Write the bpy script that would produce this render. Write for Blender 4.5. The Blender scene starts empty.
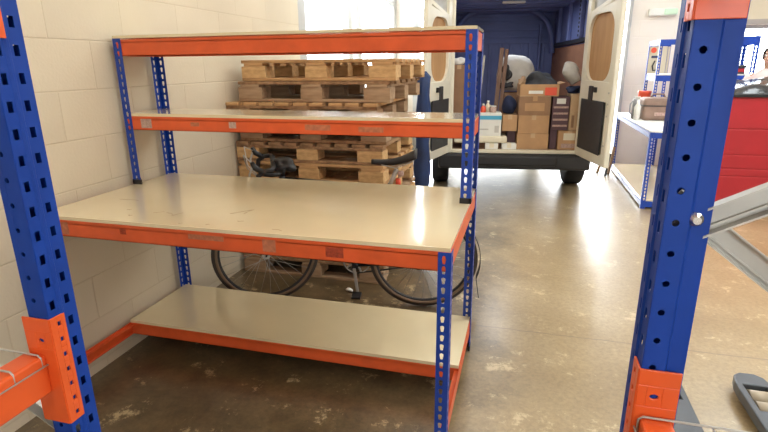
import bpy, bmesh, math, random
from mathutils import Vector, Matrix, Euler
random.seed(4)
C = bpy.context.scene.collection
R = math.radians
S = bpy.context.scene

# ------------------------------------------------------------------ materials
def mat(name, col, rough=.5, metal=0, noise=0, nscale=8, bump=0, bscale=60, spec=.5, col2=None, alpha=None, stretch=None):
    m = bpy.data.materials.new(name); m.use_nodes = True
    nt = m.node_tree; n = nt.nodes; l = nt.links; b = n['Principled BSDF']
    b.inputs['Base Color'].default_value = (*col, 1); b.inputs['Roughness'].default_value = rough
    b.inputs['Metallic'].default_value = metal; b.inputs['Specular IOR Level'].default_value = spec
    tc = n.new('ShaderNodeTexCoord'); vec = tc.outputs['Object']
    if stretch:
        mp = n.new('ShaderNodeMapping'); mp.inputs['Scale'].default_value = stretch
        l.new(vec, mp.inputs['Vector']); vec = mp.outputs['Vector']
    if noise or col2:
        t = n.new('ShaderNodeTexNoise'); t.inputs['Scale'].default_value = nscale; t.inputs['Detail'].default_value = 5
        l.new(vec, t.inputs['Vector'])
        r = n.new('ShaderNodeValToRGB'); r.color_ramp.elements[0].position = .3; r.color_ramp.elements[1].position = .7
        c2 = col2 or tuple(max(0, c * (1 - noise)) for c in col)
        r.color_ramp.elements[0].color = (*c2, 1); r.color_ramp.elements[1].color = (*col, 1)
        l.new(t.outputs['Fac'], r.inputs['Fac']); l.new(r.outputs['Color'], b.inputs['Base Color'])
    if bump:
        t2 = n.new('ShaderNodeTexNoise'); t2.inputs['Scale'].default_value = bscale; t2.inputs['Detail'].default_value = 3
        l.new(vec, t2.inputs['Vector'])
        bp = n.new('ShaderNodeBump'); bp.inputs['Strength'].default_value = bump; bp.inputs['Distance'].default_value = .01
        l.new(t2.outputs['Fac'], bp.inputs['Height']); l.new(bp.outputs['Normal'], b.inputs['Normal'])
    return m

M = {}
M['blue'] = mat('blue_paint', (.007, .060, .44), .38, noise=.25, nscale=14)
M['rackblue'] = mat('rack_blue_paint', (.008, .058, .38), .5, noise=.18, nscale=9, spec=.25)
M['orange'] = mat('orange_paint', (.82, .125, .032), .38, noise=.18, nscale=10)
M['rackorange'] = mat('rack_orange_paint', (.86, .125, .024), .34, noise=.12, nscale=7)
M['black'] = mat('black_plastic', (.012, .012, .014), .45)
M['dark'] = mat('dark_grey', (.035, .036, .042), .5, noise=.3, nscale=20)
M['steel'] = mat('galvanised_steel', (.55, .54, .50), .42, metal=.35, noise=.2, nscale=12)
M['chrome'] = mat('bright_steel', (.75, .75, .74), .25, metal=1)
M['wood'] = mat('pallet_wood', (.64, .39, .18), .75, col2=(.36, .20, .085), nscale=5, bump=.25, bscale=18, stretch=(1, 6, 6))
M['woodx'] = mat('pallet_wood_weathered', (.48, .33, .20), .8, col2=(.26, .155, .085), nscale=5, bump=.25, bscale=18, stretch=(1, 6, 6))
M['woody'] = mat('pallet_wood_dark', (.40, .235, .12), .8, col2=(.21, .115, .055), nscale=5, bump=.25, bscale=18, stretch=(6, 1, 6))
M['block'] = mat('pallet_block_wood', (.70, .46, .22), .75, col2=(.50, .30, .13), nscale=9, bump=.2, bscale=30, stretch=(2, 6, 6))
M['card'] = mat('cardboard', (.55, .33, .17), .8, noise=.2, nscale=6, bump=.05)
M['card2'] = mat('pale_cardboard', (.62, .43, .26), .8, noise=.2, nscale=6)
M['card3'] = mat('brown_cardboard', (.36, .21, .12), .8, noise=.25, nscale=6)
M['cream'] = mat('cream_plastic', (.80, .74, .58), .55, noise=.1, nscale=6)
M['white'] = mat('white_card', (.82, .82, .78), .6, noise=.08, nscale=8)
M['cyan'] = mat('light_blue_print', (.08, .42, .66), .5, noise=.1)
M['navy'] = mat('navy_fabric', (.012, .022, .075), .8, noise=.4, nscale=12, bump=.3, bscale=25)
M['tarpblue'] = mat('blue_tarpaulin', (.012, .04, .15), .6, noise=.5, nscale=9, bump=.4, bscale=14)
M['bag'] = mat('grey_white_sacking', (.62, .60, .56), .8, noise=.25, nscale=7, bump=.5, bscale=14)
M['plum'] = mat('dark_plum_card', (.10, .045, .06), .5, noise=.2)
M['red'] = mat('red_paint', (.46, .020, .030), .4, noise=.12, nscale=5)
M['redorange'] = mat('red_orange_plastic', (.75, .09, .04), .45)
M['vanwhite'] = mat('cream_white_van_paint', (.78, .74, .62), .35, noise=.08, nscale=4)
M['vanblue'] = mat('dark_blue_van_metal', (.20, .25, .52), .55, noise=.2, nscale=3)
M['ply'] = mat('plywood', (.50, .29, .13), .65, col2=(.38, .20, .08), nscale=4, stretch=(3, 3, .5))
M['plydark'] = mat('plywood_lining', (.42, .20, .11), .65, col2=(.32, .145, .08), nscale=4, stretch=(.6, .6, 3))
M['rubber'] = mat('tyre_rubber', (.016, .016, .017), .8, bump=.3, bscale=60)
M['tyretan'] = mat('dusty_bicycle_tyre', (.060, .050, .043), .8, bump=.3, bscale=90)
M['gummy'] = mat('tan_tyre_wall', (.22, .15, .095), .8, bump=.1)
M['plank'] = mat('old_brown_plank', (.25, .16, .12), .75, col2=(.16, .09, .065), nscale=5, stretch=(6, 6, 1))
M['slate'] = mat('slate_cloth', (.075, .085, .105), .75, noise=.5, nscale=9, bump=.6, bscale=16)
M['scratch'] = mat('brown_scratch', (.36, .26, .13), .7, noise=.3, nscale=60)
M['pink'] = mat('pink_board', (.74, .40, .40), .7, noise=.06)
M['brown'] = mat('brown_case_cloth', (.30, .20, .155), .75, noise=.25, nscale=10, bump=.2)
M['skin'] = mat('skin', (.62, .36, .25), .55)
M['hair'] = mat('dark_hair', (.03, .018, .012), .6, bump=.5)
M['jumper'] = mat('pale_pink_shirt', (.76, .60, .58), .85, bump=.3)
M['greyplastic'] = mat('dark_glossy_sheet', (.03, .03, .032), .15, bump=.6, bscale=7)
M['framegrey'] = mat('grey_window_frame', (.42, .42, .43), .45, noise=.05)
M['tan'] = mat('tan_painted_lintel', (.62, .54, .40), .7, noise=.05)
M['lintelgrey'] = mat('grey_lintel_steel', (.36, .32, .29), .6)
M['sticker'] = mat('worn_paper_label', (.60, .42, .36), .7, noise=.4, nscale=70)
M['stickerdark'] = mat('dark_ink_mark', (.50, .07, .025), .7, noise=.5, nscale=90)
M['scuff'] = mat('scuffed_grey_patch', (.60, .20, .10), .7, noise=.35, nscale=50)
M['forkgrey'] = mat('grey_blue_fork_paint', (.075, .085, .10), .42, noise=.3, nscale=8)
M['forktop'] = mat('worn_fork_top', (.30, .30, .31), .45, noise=.3, nscale=8)
M['roller'] = mat('nylon_roller', (.42, .35, .25), .5, noise=.2)
M['green'] = mat('green_sign_plastic', (.60, .80, .62), .4)
M['ceil'] = mat('white_ceiling_sheet', (.72, .72, .70), .8)
M['ext'] = mat('white_rendered_wall', (.86, .86, .84), .8, noise=.04)
M['tarmac'] = mat('pale_tarmac', (.50, .49, .47), .85, noise=.15, nscale=3)
M['tube'] = None
def emis(name, col, st):
    m = bpy.data.materials.new(name); m.use_nodes = True; n = m.node_tree.nodes; n.clear()
    e = n.new('ShaderNodeEmission'); e.inputs['Color'].default_value = (*col, 1); e.inputs['Strength'].default_value = st
    o = n.new('ShaderNodeOutputMaterial'); m.node_tree.links.new(e.outputs[0], o.inputs[0]); return m
M['tube'] = emis('added_fill_tube', (1, .93, .80), 9)  # glow of the added ceiling fill lights

def glass_mat():
    m = bpy.data.materials.new('window_glass'); m.use_nodes = True; nt = m.node_tree; n = nt.nodes; n.clear()
    t = n.new('ShaderNodeBsdfTransparent'); g = n.new('ShaderNodeBsdfGlossy'); g.inputs['Roughness'].default_value = .02
    t.inputs['Color'].default_value = (.95, .97, .97, 1)
    mx = n.new('ShaderNodeMixShader'); mx.inputs[0].default_value = .06
    o = n.new('ShaderNodeOutputMaterial')
    nt.links.new(t.outputs[0], mx.inputs[1]); nt.links.new(g.outputs[0], mx.inputs[2]); nt.links.new(mx.outputs[0], o.inputs[0])
    return m
M['glass'] = glass_mat()

def board_mat(name, scuffs=True):
    m = mat(name, (.85, .725, .47), .22, noise=.07, nscale=3, spec=.5)
    nt = m.node_tree; n = nt.nodes; l = nt.links; b = n['Principled BSDF']
    tc = n.new('ShaderNodeTexCoord')
    src = b.inputs['Base Color'].links[0].from_socket
    mp = n.new('ShaderNodeMapping'); mp.inputs['Scale'].default_value = (5, 22, 1); mp.inputs['Rotation'].default_value = (0, 0, .5)
    l.new(tc.outputs['Object'], mp.inputs['Vector'])
    t = n.new('ShaderNodeTexNoise'); t.inputs['Scale'].default_value = 2.2; t.inputs['Detail'].default_value = 6; t.inputs['Roughness'].default_value = .7
    l.new(mp.outputs[0], t.inputs['Vector'])
    r = n.new('ShaderNodeValToRGB'); r.color_ramp.elements[0].position = .722; r.color_ramp.elements[1].position = .742
    l.new(t.outputs['Fac'], r.inputs['Fac'])
    mx = n.new('ShaderNodeMixRGB'); mx.inputs[2].default_value = (.33, .25, .15, 1)
    l.new(r.outputs['Color'], mx.inputs[0]); l.new(src, mx.inputs[1]); l.new(mx.outputs[0], b.inputs['Base Color'])
    t3 = n.new('ShaderNodeTexNoise'); t3.inputs['Scale'].default_value = 4
    l.new(tc.outputs['Object'], t3.inputs['Vector'])
    mr = n.new('ShaderNodeMapRange'); mr.inputs['To Min'].default_value = .17; mr.inputs['To Max'].default_value = .25
    l.new(t3.outputs['Fac'], mr.inputs['Value']); l.new(mr.outputs[0], b.inputs['Roughness'])
    b.inputs['Coat Weight'].default_value = 1; b.inputs['Coat Roughness'].default_value = .13; b.inputs['Coat IOR'].default_value = 1.6
    return m
M['board'] = board_mat('white_melamine_board')
M['boardedge'] = mat('board_edge', (.58, .50, .38), .6, noise=.15, nscale=40)

def floor_mat():
    m = bpy.data.materials.new('worn_concrete_floor'); m.use_nodes = True; nt = m.node_tree; n = nt.nodes; l = nt.links; b = n['Principled BSDF']
    tc = n.new('ShaderNodeTexCoord'); v = tc.outputs['Object']
    def noise(sc, det=6, ro=.6):
        t = n.new('ShaderNodeTexNoise'); t.inputs['Scale'].default_value = sc; t.inputs['Detail'].default_value = det; t.inputs['Roughness'].default_value = ro
        l.new(v, t.inputs['Vector']); return t.outputs['Fac']
    def ramp(f, stops):
        r = n.new('ShaderNodeValToRGB'); e = r.color_ramp.elements
        e[0].position, e[0].color = stops[0]; e[1].position, e[1].color = stops[-1]
        for p, c in stops[1:-1]:
            x = e.new(p); x.color = c
        l.new(f, r.inputs['Fac']); return r.outputs['Color']
    def mix(f, a, c, t='MIX'):
        x = n.new('ShaderNodeMixRGB'); x.blend_type = t
        if isinstance(f, float): x.inputs[0].default_value = f
        else: l.new(f, x.inputs[0])
        for i, q in ((1, a), (2, c)):
            if isinstance(q, tuple): x.inputs[i].default_value = q
            else: l.new(q, x.inputs[i])
        return x.outputs[0]
    big = ramp(noise(.9, 5, .62), [(.3, (.28, .192, .09, 1)), (.5, (.37, .268, .135, 1)), (.7, (.46, .35, .20, 1))])
    fine = ramp(noise(42, 4, .75), [(.32, (.62, .60, .58, 1)), (.6, (1, 1, 1, 1))])
    c = mix(.75, big, fine, 'MULTIPLY')
    # pale worn flakes where the old paint is left
    flakes = ramp(noise(7.5, 10, .82), [(.64, (0, 0, 0, 1)), (.69, (1, 1, 1, 1))])
    c = mix(mix(.35, (0, 0, 0, 1), flakes), c, (.66, .55, .36, 1))
    # darker blotchy zone by the bench and its wall
    geo = n.new('ShaderNodeSeparateXYZ'); l.new(v, geo.inputs[0])
    def rng(o, a, b_):
        r = n.new('ShaderNodeMapRange'); r.inputs['From Min'].default_value = a; r.inputs['From Max'].default_value = b_
        r.interpolation_type = 'SMOOTHSTEP'
        l.new(o, r.inputs['Value']); return r.outputs[0]
    def mth(op, a, b_):
        x = n.new('ShaderNodeMath'); x.operation = op
        for i, q in ((0, a), (1, b_)):
            if isinstance(q, float): x.inputs[i].default_value = q
            else: l.new(q, x.inputs[i])
        return x.outputs[0]
    wob = mth('MULTIPLY', mth('SUBTRACT', noise(2.3, 6, .7), .5), 1.3)
    xw = mth('ADD', geo.outputs['X'], wob)
    zone = rng(xw, 2.15, 1.55)
    st = ramp(noise(5.5, 8, .75), [(.36, (.10, .09, .09, 1)), (.62, (.40, .37, .36, 1))])
    c = mix(zone, c, mix(.85, c, st, 'MULTIPLY'))
    sp = ramp(noise(4.2, 11, .82), [(.565, (0, 0, 0, 1)), (.62, (1, 1, 1, 1))])
    c = mix(mix(.8, (0, 0, 0, 1), sp), c, (.60, .47, .27, 1))
    # sawn joint across the slab
    d = mth('ABSOLUTE', mth('SUBTRACT', mth('ADD', geo.outputs['Y'], mth('MULTIPLY', mth('SUBTRACT', noise(6, 2), .5), .03)), 1.185), 0.0)
    d = mth('ABSOLUTE', d, 0.0)
    j = n.new('ShaderNodeMath'); j.operation = 'LESS_THAN'; j.inputs[1].default_value = .006; l.new(d, j.inputs[0])
    c = mix(mth('MULTIPLY', j.outputs[0], .55), c, (.16, .11, .07, 1))
    l.new(c, b.inputs['Base Color'])
    rr = n.new('ShaderNodeMapRange'); rr.inputs['To Min'].default_value = .26; rr.inputs['To Max'].default_value = .42
    l.new(noise(2.2, 6, .7), rr.inputs['Value']); l.new(rr.outputs[0], b.inputs['Roughness'])
    b.inputs['Specular IOR Level'].default_value = .8; b.inputs['Coat Weight'].default_value = .5; b.inputs['Coat Roughness'].default_value = .24
    bp = n.new('ShaderNodeBump'); bp.inputs['Strength'].default_value = .12; bp.inputs['Distance'].default_value = .004
    l.new(noise(55, 4, .7), bp.inputs['Height']); l.new(bp.outputs[0], b.inputs['Normal'])
    return m
M['floor'] = floor_mat()

def block_wall(name, axes, col, phase_u, phase_v, bw=.463, rh=.23, mortar=.009, mcol=None, var=.06):
    m = bpy.data.materials.new(name); m.use_nodes = True; nt = m.node_tree; n = nt.nodes; l = nt.links; b = n['Principled BSDF']
    tc = n.new('ShaderNodeTexCoord'); s = n.new('ShaderNodeSeparateXYZ'); l.new(tc.outputs['Object'], s.inputs[0])
    cb = n.new('ShaderNodeCombineXYZ')
    a1 = n.new('ShaderNodeMath'); a1.inputs[1].default_value = -phase_u; l.new(s.outputs[axes], a1.inputs[0])
    a2 = n.new('ShaderNodeMath'); a2.inputs[1].default_value = -phase_v; l.new(s.outputs['Z'], a2.inputs[0])
    l.new(a1.outputs[0], cb.inputs[0]); l.new(a2.outputs[0], cb.inputs[1])
    br = n.new('ShaderNodeTexBrick'); br.inputs['Scale'].default_value = 1; br.inputs['Brick Width'].default_value = bw
    br.inputs['Row Height'].default_value = rh; br.inputs['Mortar Size'].default_value = mortar / 2; br.inputs['Mortar Smooth'].default_value = .6
    br.inputs['Color1'].default_value = (*col, 1); br.inputs['Color2'].default_value = (*[c * (1 - var) for c in col], 1)
    mc = mcol or tuple(min(1, c * .90) for c in col)
    br.inputs['Mortar'].default_value = (*mc, 1)
    l.new(cb.outputs[0], br.inputs['Vector'])
    t = n.new('ShaderNodeTexNoise'); t.inputs['Scale'].default_value = 1.5; t.inputs['Detail'].default_value = 6; l.new(tc.outputs['Object'], t.inputs['Vector'])
    r = n.new('ShaderNodeValToRGB'); r.color_ramp.elements[0].position = .3; r.color_ramp.elements[1].position = .7
    r.color_ramp.elements[0].color = (.90, .89, .87, 1); r.color_ramp.elements[1].color = (1, 1, 1, 1); l.new(t.outputs['Fac'], r.inputs['Fac'])
    x = n.new('ShaderNodeMixRGB'); x.blend_type = 'MULTIPLY'; x.inputs[0].default_value = 1
    l.new(br.outputs['Color'], x.inputs[1]); l.new(r.outputs['Color'], x.inputs[2]); l.new(x.outputs[0], b.inputs['Base Color'])
    b.inputs['Roughness'].default_value = .55
    t2 = n.new('ShaderNodeTexNoise'); t2.inputs['Scale'].default_value = 70; t2.inputs['Detail'].default_value = 4; l.new(tc.outputs['Object'], t2.inputs['Vector'])
    mm = n.new('ShaderNodeMath'); mm.operation = 'MULTIPLY_ADD'; mm.inputs[1].default_value = -1.2
    l.new(br.outputs['Fac'], mm.inputs[0])
    sc = n.new('ShaderNodeMath'); sc.operation = 'MULTIPLY'; sc.inputs[1].default_value = .5; l.new(t2.outputs['Fac'], sc.inputs[0]); l.new(sc.outputs[0], mm.inputs[2])
    bp = n.new('ShaderNodeBump'); bp.inputs['Strength'].default_value = .5; bp.inputs['Distance'].default_value = .004
    l.new(mm.outputs[0], bp.inputs['Height']); l.new(bp.outputs[0], b.inputs['Normal'])
    return m
M['wall'] = block_wall('painted_block_wall', 'Y', (.74, .655, .505), .03 + .2315, .278 - .23 * 7, mcol=(.69, .60, .45))
M['wallb'] = block_wall('painted_back_wall', 'X', (.86, .79, .73), .1, .278 - .23 * 7, mcol=(.82, .74, .68))

# ------------------------------------------------------------------ mesh helpers
def rotm(rx=0, ry=0, rz=0): return Euler((R(rx), R(ry), R(rz))).to_matrix().to_4x4()
WM = {}
class MB:
    def __init__(s): s.bm = bmesh.new()
    def box(s, x0, x1, y0, y1, z0, z1, m=None, bev=0):
        b2 = bmesh.new()
        bmesh.ops.create_cube(b2, size=1)
        for v in b2.verts: v.co = Vector(((x0 + x1) / 2 + v.co.x * (x1 - x0), (y0 + y1) / 2 + v.co.y * (y1 - y0), (z0 + z1) / 2 + v.co.z * (z1 - z0)))
        if bev: bmesh.ops.bevel(b2, geom=b2.edges[:], offset=bev, segments=2, affect='EDGES', profile=.5)
        s.merge(b2, m); return s
    def merge(s, b2, m=None):
        if m is not None: b2.transform(m)
        mp = {}
        for v in b2.verts: mp[v] = s.bm.verts.new(v.co)
        for f in b2.faces:
            try:
                nf = s.bm.faces.new([mp[v] for v in f.verts]); nf.smooth = f.smooth
            except ValueError: pass
        b2.free()
    def bar(s, p, q, w, h, up=(0, 0, 1), bev=0):
        p, q = Vector(p), Vector(q); d = (q - p); L = d.length; z = d.normalized(); u = Vector(up)
        x = u.cross(z)
        if x.length < 1e-4: x = Vector((1, 0, 0)).cross(z)
        x.normalize(); y = z.cross(x)
        m = Matrix((x, y, z)).transposed().to_4x4(); m.translation = p
        return s.box(-w / 2, w / 2, -h / 2, h / 2, 0, L, m, bev)
    def cyl(s, p, q, r, r2=None, seg=16, caps=True):
        p, q = Vector(p), Vector(q); r2 = r if r2 is None else r2; d = (q - p); z = d.normalized()
        x = z.orthogonal().normalized(); y = z.cross(x); A, B = [], []
        for i in range(seg):
            a = 2 * math.pi * i / seg; o = x * math.cos(a) + y * math.sin(a)
            A.append(s.bm.verts.new(p + o * r)); B.append(s.bm.verts.new(q + o * r2))
        for i in range(seg):
            f = s.bm.faces.new((A[i], A[(i + 1) % seg], B[(i + 1) % seg], B[i])); f.smooth = True
        if caps: s.bm.faces.new(A[::-1]); s.bm.faces.new(B)
        return s
    def tube(s, pts, r, seg=8, closed=False):
        P = [Vector(p) for p in pts]; n = len(P); rings = []; px = None
        for i in range(n):
            a = P[(i - 1) % n] if (closed or i) else P[i]; b = P[(i + 1) % n] if (closed or i < n - 1) else P[i]
            t = (b - a).normalized()
            x = t.orthogonal().normalized() if px is None else (px - t * px.dot(t)).normalized()
            px = x; y = t.cross(x); rr = r[i] if isinstance(r, (list, tuple)) else r
            rings.append([s.bm.verts.new(P[i] + (x * math.cos(2 * math.pi * k / seg) + y * math.sin(2 * math.pi * k / seg)) * rr) for k in range(seg)])
        for i in range(n if closed else n - 1):
            A, B = rings[i], rings[(i + 1) % n]
            for k in range(seg):
                f = s.bm.faces.new((A[k], A[(k + 1) % seg], B[(k + 1) % seg], B[k])); f.smooth = True
        if not closed: s.bm.faces.new(rings[0][::-1]); s.bm.faces.new(rings[-1])
        return s
    def prism(s, poly, axis, a, b, m=None):
        # poly in the two other axes, extruded from a to b along axis
        b2 = bmesh.new()
        def P(u, v, w): return {'x': (w, u, v), 'y': (u, w, v), 'z': (u, v, w)}[axis]
        A = [b2.verts.new(P(u, v, a)) for u, v in poly]; B = [b2.verts.new(P(u, v, b)) for u, v in poly]
        b2.faces.new(A[::-1]); b2.faces.new(B); k = len(poly)
        for i in range(k): b2.faces.new((A[i], A[(i + 1) % k], B[(i + 1) % k], B[i]))
        bmesh.ops.recalc_face_normals(b2, faces=b2.faces[:])
        s.merge(b2, m); return s
    def torus(s, c, axis, Rr, r, seg=48, rs=10):
        c = Vector(c); z = Vector(axis).normalized(); x = z.orthogonal().normalized(); y = z.cross(x)
        return s.tube([c + (x * math.cos(2 * math.pi * i / seg) + y * math.sin(2 * math.pi * i / seg)) * Rr for i in range(seg)], r, rs, True)
    def lathe(s, c, axis, prof, seg=24):
        c = Vector(c); z = Vector(axis).normalized(); x = z.orthogonal().normalized(); y = z.cross(x); rings = []
        for h, r in prof:
            rings.append([s.bm.verts.new(c + z * h + (x * math.cos(2 * math.pi * k / seg) + y * math.sin(2 * math.pi * k / seg)) * r) for k in range(seg)])
        for A, B in zip(rings, rings[1:]):
            for k in range(seg):
                f = s.bm.faces.new((A[k], A[(k + 1) % seg], B[(k + 1) % seg], B[k])); f.smooth = True
        s.bm.faces.new(rings[0][::-1]); s.bm.faces.new(rings[-1]); return s
    def blob(s, c, size, amp=.15, seed=0, sub=3, m=None, flat=True):
        b2 = bmesh.new(); bmesh.ops.create_icosphere(b2, subdivisions=sub, radius=1)
        rnd = random.Random(seed); ph = [(Vector((rnd.uniform(-1, 1), rnd.uniform(-1, 1), rnd.uniform(-1, 1))) * 4, rnd.uniform(0, 6)) for _ in range(7)]
        for v in b2.verts:
            d = v.co.normalized(); k = 1 + amp * sum(math.sin(d.dot(w) + p) for w, p in ph) / 2.6
            co = Vector((d.x * size[0], d.y * size[1], d.z * size[2])) * k
            if flat and co.z < -size[2] * .75: co.z = -size[2] * .75
            v.co = co + Vector(c)
        for f in b2.faces: f.smooth = True
        s.merge(b2, m); return s
    def perf(s, o, u, v, width, length, pitch, cols, start=0.0):
        """sheet with rows of real holes. cols: list of (u0, u1, hole polygon of 8 (du,dv) about the cell centre or None)"""
        o, u, v = Vector(o), Vector(u), Vector(v)
        def P(a, b): return s.bm.verts.new(o + u * a + v * b)
        for u0, u1, hole in cols:
            if hole is None:
                s.bm.faces.new((P(u0, 0), P(u1, 0), P(u1, length), P(u0, length))); continue
            n = int((length - start) / pitch)
            if start > 1e-5: s.bm.faces.new((P(u0, 0), P(u1, 0), P(u1, start), P(u0, start)))
            for k in range(n):
                a = start + k * pitch; b = a + pitch; cu = (u0 + u1) / 2; cv = (a + b) / 2
                out = [P(u0, a), P(cu, a), P(u1, a), P(u1, cv), P(u1, b), P(cu, b), P(u0, b), P(u0, cv)]
                inn = [P(cu + x, cv + y) for x, y in hole]
                for i in range(8):
                    j = (i + 1) % 8; s.bm.faces.new((out[i], out[j], inn[j], inn[i]))
            e = start + n * pitch
            if length - e > 1e-4: s.bm.faces.new((P(u0, e), P(u1, e), P(u1, length), P(u0, length)))
        return s
    def build(s, name, m, parent=None, bevel=0, solid=0, weld=False, smooth=False, label=None):
        if weld: bmesh.ops.remove_doubles(s.bm, verts=s.bm.verts[:], dist=1e-5)
        if not solid: bmesh.ops.recalc_face_normals(s.bm, faces=s.bm.faces[:])
        if parent is not None and parent.name in WM: s.bm.transform(WM[parent.name].inverted())
        me = bpy.data.meshes.new(name); s.bm.to_mesh(me); s.bm.free()
        if smooth:
            for p in me.polygons: p.use_smooth = True
        me.materials.append(m)
        o = bpy.data.objects.new(name, me); C.objects.link(o)
        if parent is not None:
            o.parent = parent
            if parent.name in WM: WM[o.name] = WM[parent.name]
        if solid:
            md = o.modifiers.new('solid', 'SOLIDIFY'); md.thickness = solid; md.offset = -1
        if bevel:
            md = o.modifiers.new('bevel', 'BEVEL'); md.width = bevel; md.segments = 2; md.limit_method = 'ANGLE'; md.angle_limit = R(40)
        if label: o['label'] = label
        return o
def tag(o, label, cat, group=None, kind=None):
    o['label'] = label; o['category'] = cat
    if group: o['group'] = group
    if kind: o['kind'] = kind
    return o
def thing(name, label, cat, loc=(0, 0, 0), rz=0, group=None):
    o = bpy.data.objects.new(name, None); C.objects.link(o); o.location = loc; o.rotation_euler = (0, 0, rz); o.empty_display_size = .1
    WM[o.name] = Matrix.Translation(loc) @ Matrix.Rotation(rz, 4, 'Z')
    return tag(o, label, cat, group)
def local(o): # author children of o in its own coordinates
    WM[o.name] = Matrix.Identity(4); return o
def struct(mb, name, m, parent=None, **k):
    o = mb.build(name, m, parent, **k)
    if parent is None: o['kind'] = 'structure'
    return o

# hole shapes (8 points, order: -u-v, -v, +u-v, +u, +u+v, +v, -u+v, -u)
def keyhole(w, h): return [(-w * .26, -h * .5), (0, -h * .5), (w * .26, -h * .5), (w * .42, h * .08), (w * .42, h * .38), (0, h * .5), (-w * .42, h * .38), (-w * .42, h * .08)]
def recthole(w, h): return [(-w / 2, -h / 2), (0, -h / 2), (w / 2, -h / 2), (w / 2, 0), (w / 2, h / 2), (0, h / 2), (-w / 2, h / 2), (-w / 2, 0)]
def round8(r): return [(r * math.cos(a), r * math.sin(a)) for a in [R(225 + 45 * i) for i in range(8)]]

# ------------------------------------------------------------------ setting
b = MB(); b.box(-.25, 9, -4.2, 7.0, -.12, 0); struct(b, 'floor', M['floor'])
HC = 3.9
WX = -.03
b = MB()
b.box(WX - .2, WX, -4.2, 2.98, 0, HC); b.box(WX - .2, WX, 2.98, 7.0, 0, 1.15); b.box(WX - .2, WX, 2.98, 7.0, 3.3, HC)
struct(b, 'wall_left', M['wall'])
b = MB()
YB = 7.0
b.box(WX - .2, .20, YB, YB + .22, 0, HC); b.box(3.45, 4.35, YB, YB + .22, 0, HC); b.box(7.2, 9.2, YB, YB + .22, 0, HC)
b.box(.20, 3.45, YB, YB + .22, 3.35, HC); b.box(4.35, 7.2, YB, YB + .22, 0, 1.12); b.box(4.35, 7.2, YB, YB + .22, 2.02, HC)
struct(b, 'wall_back', M['wallb'])
b = MB(); b.box(9.0, 9.2, -4.2, 7.0, 0, HC); struct(b, 'wall_right', M['wallb'])
b = MB(); b.box(-.23, 2.6, -4.4, -4.2, 0, HC); b.box(5.0, 9.2, -4.4, -4.2, 0, HC); b.box(2.6, 5.0, -4.4, -4.2, 0, 1.2); b.box(2.6, 5.0, -4.4, -4.2, 2.4, HC); struct(b, 'wall_front', M['wallb'])
b = MB(); b.box(-.23, 4.3, -4.4, 7.22, HC, HC + .12); b.box(5.5, 9.2, -4.4, 7.22, HC, HC + .12); b.box(4.3, 5.5, -4.4, -.5, HC, HC + .12); b.box(4.3, 5.5, 5.8, 7.22, HC, HC + .12); struct(b, 'ceiling', M['ceil'])
# lintel strip over the right-hand window
b = MB(); b.box(4.3, 7.25, YB - .03, YB - .001, 2.02, 2.09); struct(b, 'trim_1', M['lintelgrey'])
b = MB(); b.box(4.3, 7.25, YB - .02, YB - .001, 2.09, 2.5); struct(b, 'trim_2', M['tan'])
# left window: grey frame with mullions, glass
b = MB()
X0, X1 = WX - .14, WX - .06
b.box(X0, WX - .005, 2.98, 3.16, 1.15, 3.3); b.box(X0, X1, 4.58, 4.72, 1.2, 3.25); b.box(X0, X1, 4.95, 5.10, 1.2, 3.25)
b.box(X0, X1, 6.84, 7.0, 1.2, 3.25); b.box(X0, X1, 3.16, 6.84, 1.15, 1.21); b.box(X0, X1, 3.16, 6.84, 3.24, 3.3)
b.box(X0, X1, 3.16, 6.84, 2.45, 2.50)
w1 = struct(b, 'window_1', M['framegrey'], bevel=.004)
b = MB(); b.box(WX - .102, WX - .098, 3.14, 6.86, 1.19, 3.26); b.build('pane', M['glass'], w1)
b = MB(); b.box(WX - .2, WX + .035, 3.0, 6.98, 1.13, 1.155); b.build('window_sill', M['cream'], w1)
# right window in back wall
b = MB()
Yw0, Yw1 = YB + .06, YB + .14
b.box(4.35, 4.42, Yw0, Yw1, 1.12, 2.02); b.box(7.13, 7.2, Yw0, Yw1, 1.12, 2.02); b.box(4.35, 7.2, Yw0, Yw1, 1.12, 1.18); b.box(4.35, 7.2, Yw0, Yw1, 1.97, 2.02)
b.box(5.75, 5.81, Yw0, Yw1, 1.15, 2.0)
w2 = struct(b, 'window_2', M['framegrey'])
b = MB(); b.box(4.38, 7.17, YB + .098, YB + .102, 1.15, 2.0); b.build('pane', M['glass'], w2)
# added daylight openings out of view: window behind the viewer, and the roof light
b = MB()
for x in (2.6, 3.38, 4.16, 4.93): b.box(x, x + .07, -4.34, -4.26, 1.2, 2.4)
b.box(2.6, 5.0, -4.34, -4.26, 1.2, 1.27); b.box(2.6, 5.0, -4.34, -4.26, 2.33, 2.4)
w3 = struct(b, 'added_window', M['framegrey'])
b = MB(); b.box(2.64, 4.96, -4.302, -4.298, 1.24, 2.36); b.build('pane', M['glass'], w3)
b = MB()
for y in (-.5, 1.05, 2.62, 4.2, 5.74): b.box(4.3, 5.5, y, y + .06, HC + .02, HC + .10)
w4 = struct(b, 'added_roof_light', M['framegrey'])
b = MB(); b.box(4.3, 5.5, -.48, 5.78, HC + .058, HC + .062); b.build('pane', M['glass'], w4)
# roller-door jambs
b = MB(); b.box(.20, .30, YB - .05, YB + .12, 0, 3.4); b.box(3.40, 3.45, YB - .05, YB + .12, 0, 3.4); b.box(.2, 3.45, YB - .05, YB + .12, 3.3, 3.4)
struct(b, 'door_1', M['framegrey'], bevel=.004)
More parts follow.
